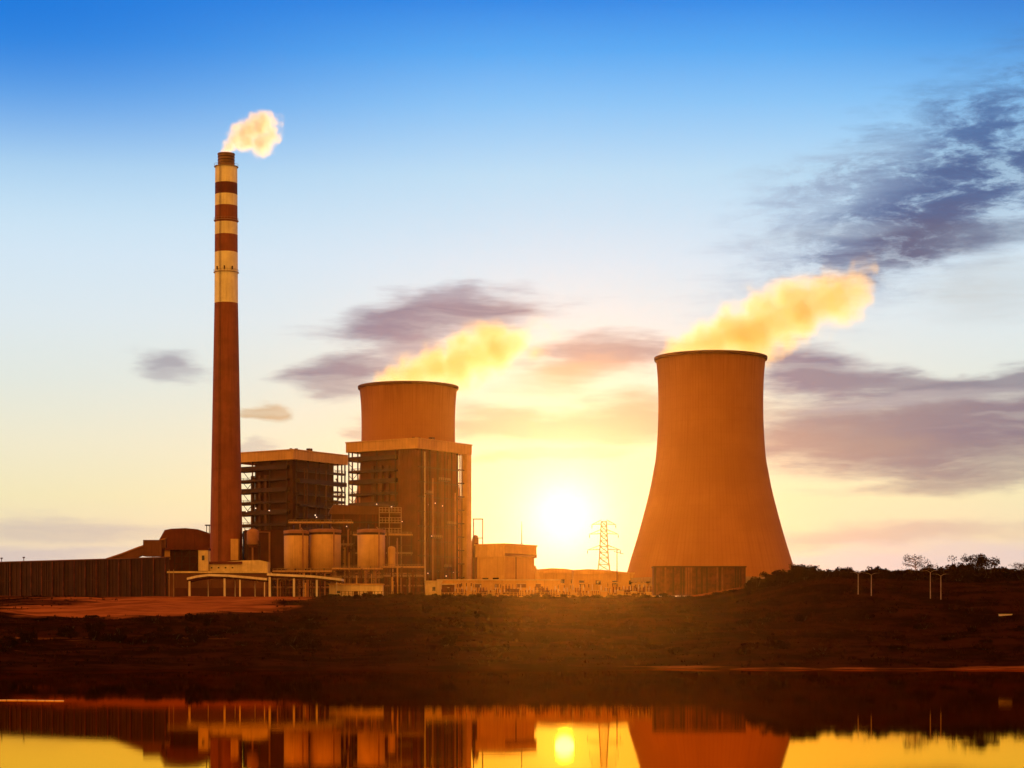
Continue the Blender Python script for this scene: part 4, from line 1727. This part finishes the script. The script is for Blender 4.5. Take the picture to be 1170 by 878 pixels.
    # torn dark cloud, top right
    mad2 = t.n('ShaderNodeVectorMath', operation='MULTIPLY_ADD')
    t.put(mad2.inputs[0], sub.outputs[0])
    mad2.inputs[1].default_value = (.035, .010, 0)
    t.put(mad2.inputs[2], ae)
    wv = mad2.outputs[0]
    tear = t.noise(t.mapping(wv, rot=(0, 0, R(-14)), scale=(34, 92, 1)), 1.0, 7, .66)
    tear2 = t.rng(tear, .36, .58, .18, 1.0)
    c = cloud(c, 1050, 232, 195, 74, 24, (112, 138, 178), .86, .9, tear2)
    c = cloud(c, 1140, 160, 150, 76, 24, (74, 114, 170), .92, .9, tear2)
    c = cloud(c, 1090, 225, 120, 46, 22, (78, 104, 152), .92, .8, tear2)
    c = cloud(c, 945, 210, 100, 34, 14, (150, 174, 206), .7, .9, tear2)
    c = cloud(c, 1040, 278, 76, 28, 18, (94, 98, 132), .92, .8, t.rng(tear, .36, .52, .55, 1.0))
    c = cloud(c, 1120, 270, 70, 12, 4, (126, 130, 152), .7, .7)
    c = cloud(c, 940, 268, 80, 7, 3, (190, 200, 212), .5, .9)
    c = cloud(c, 1140, 330, 80, 26, 0, (200, 206, 206), .6, .9)

    # glow in front of everything near the disc
    c = t.mix(t.m('MULTIPLY', gauss(.072), .52), c, lin(255, 253, 214))
    c = t.mix(t.m('MULTIPLY', gauss(.028), .92), c, (1.02, 1.0, .80, 1))
    hot = t.m('MULTIPLY', gauss(.0175), .30)
    c = t.mix(1.0, c, t.mix(t.m('MINIMUM', hot, 1.0), (0, 0, 0, 1), (2.0, 1.9, 1.5, 1)), 'ADD')

    # the rest of the dome: amber added behind the camera to light the facades, dim brown overhead
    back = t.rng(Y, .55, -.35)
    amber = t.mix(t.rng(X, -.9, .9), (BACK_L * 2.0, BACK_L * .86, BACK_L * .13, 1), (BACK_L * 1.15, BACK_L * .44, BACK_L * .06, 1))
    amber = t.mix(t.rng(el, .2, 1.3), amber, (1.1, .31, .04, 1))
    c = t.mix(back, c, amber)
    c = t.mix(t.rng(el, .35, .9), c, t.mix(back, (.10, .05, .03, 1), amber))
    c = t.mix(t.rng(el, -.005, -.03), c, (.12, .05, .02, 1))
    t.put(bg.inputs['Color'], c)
    bg.inputs['Strength'].default_value = 1.0

    ns = t.n('ShaderNodeTexSky', sky_type='NISHITA')
    ns.sun_disc = False
    ns.sun_elevation = SUN_EL
    ns.sun_rotation = SUN_AZ
    bg2 = t.n('ShaderNodeBackground')
    t.put(bg2.inputs['Color'], ns.outputs[0])
    bg2.inputs['Strength'].default_value = .05
    mx = t.n('ShaderNodeMixShader')
    mx.inputs[0].default_value = .04
    t.put(mx.inputs[1], bg.outputs[0])
    t.put(mx.inputs[2], bg2.outputs[0])
    t.put(nodes['World Output'].inputs[0], mx.outputs[0])
    w.cycles.sampling_method = 'MANUAL'
    w.cycles.sample_map_resolution = 1024


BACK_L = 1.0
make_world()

sl = bpy.data.lights.new('sun', 'SUN')
sl.energy = 3.2
sl.angle = R(.55)
sl.color = (1.0, .54, .13)
so = bpy.data.objects.new('sun', sl)
so.rotation_euler = SUN_DIR.to_track_quat('Z', 'Y').to_euler()
so.location = SUN_DIR * 3000
COL.objects.link(so)

cam = bpy.data.cameras.new('camera')
co = bpy.data.objects.new('camera', cam)
COL.objects.link(co)
co.location = (0, 0, HC)
co.rotation_euler = (R(90), 0, 0)
cam.sensor_fit = 'HORIZONTAL'
cam.sensor_width = 36
cam.lens = 36 * F / 1170
cam.shift_y = (HZ - 439) / 1170
cam.clip_start = .5
cam.clip_end = 20000
scene.camera = co

scene.view_settings.view_transform = 'Standard'
scene.view_settings.look = 'None'
scene.view_settings.exposure = 0
scene.view_settings.gamma = 1
scene.view_settings.use_curve_mapping = False
cy = scene.cycles
cy.use_denoising = True
try:
    cy.denoiser = 'OPENIMAGEDENOISE'
except Exception:
    pass
cy.max_bounces = 6
cy.diffuse_bounces = 2
cy.glossy_bounces = 3
cy.volume_bounces = 2
cy.transparent_max_bounces = 4
cy.volume_max_steps = 256
cy.sample_clamp_indirect = 6
cy.sample_clamp_direct = 30
cy.use_adaptive_sampling = False
cy.adaptive_threshold = .02
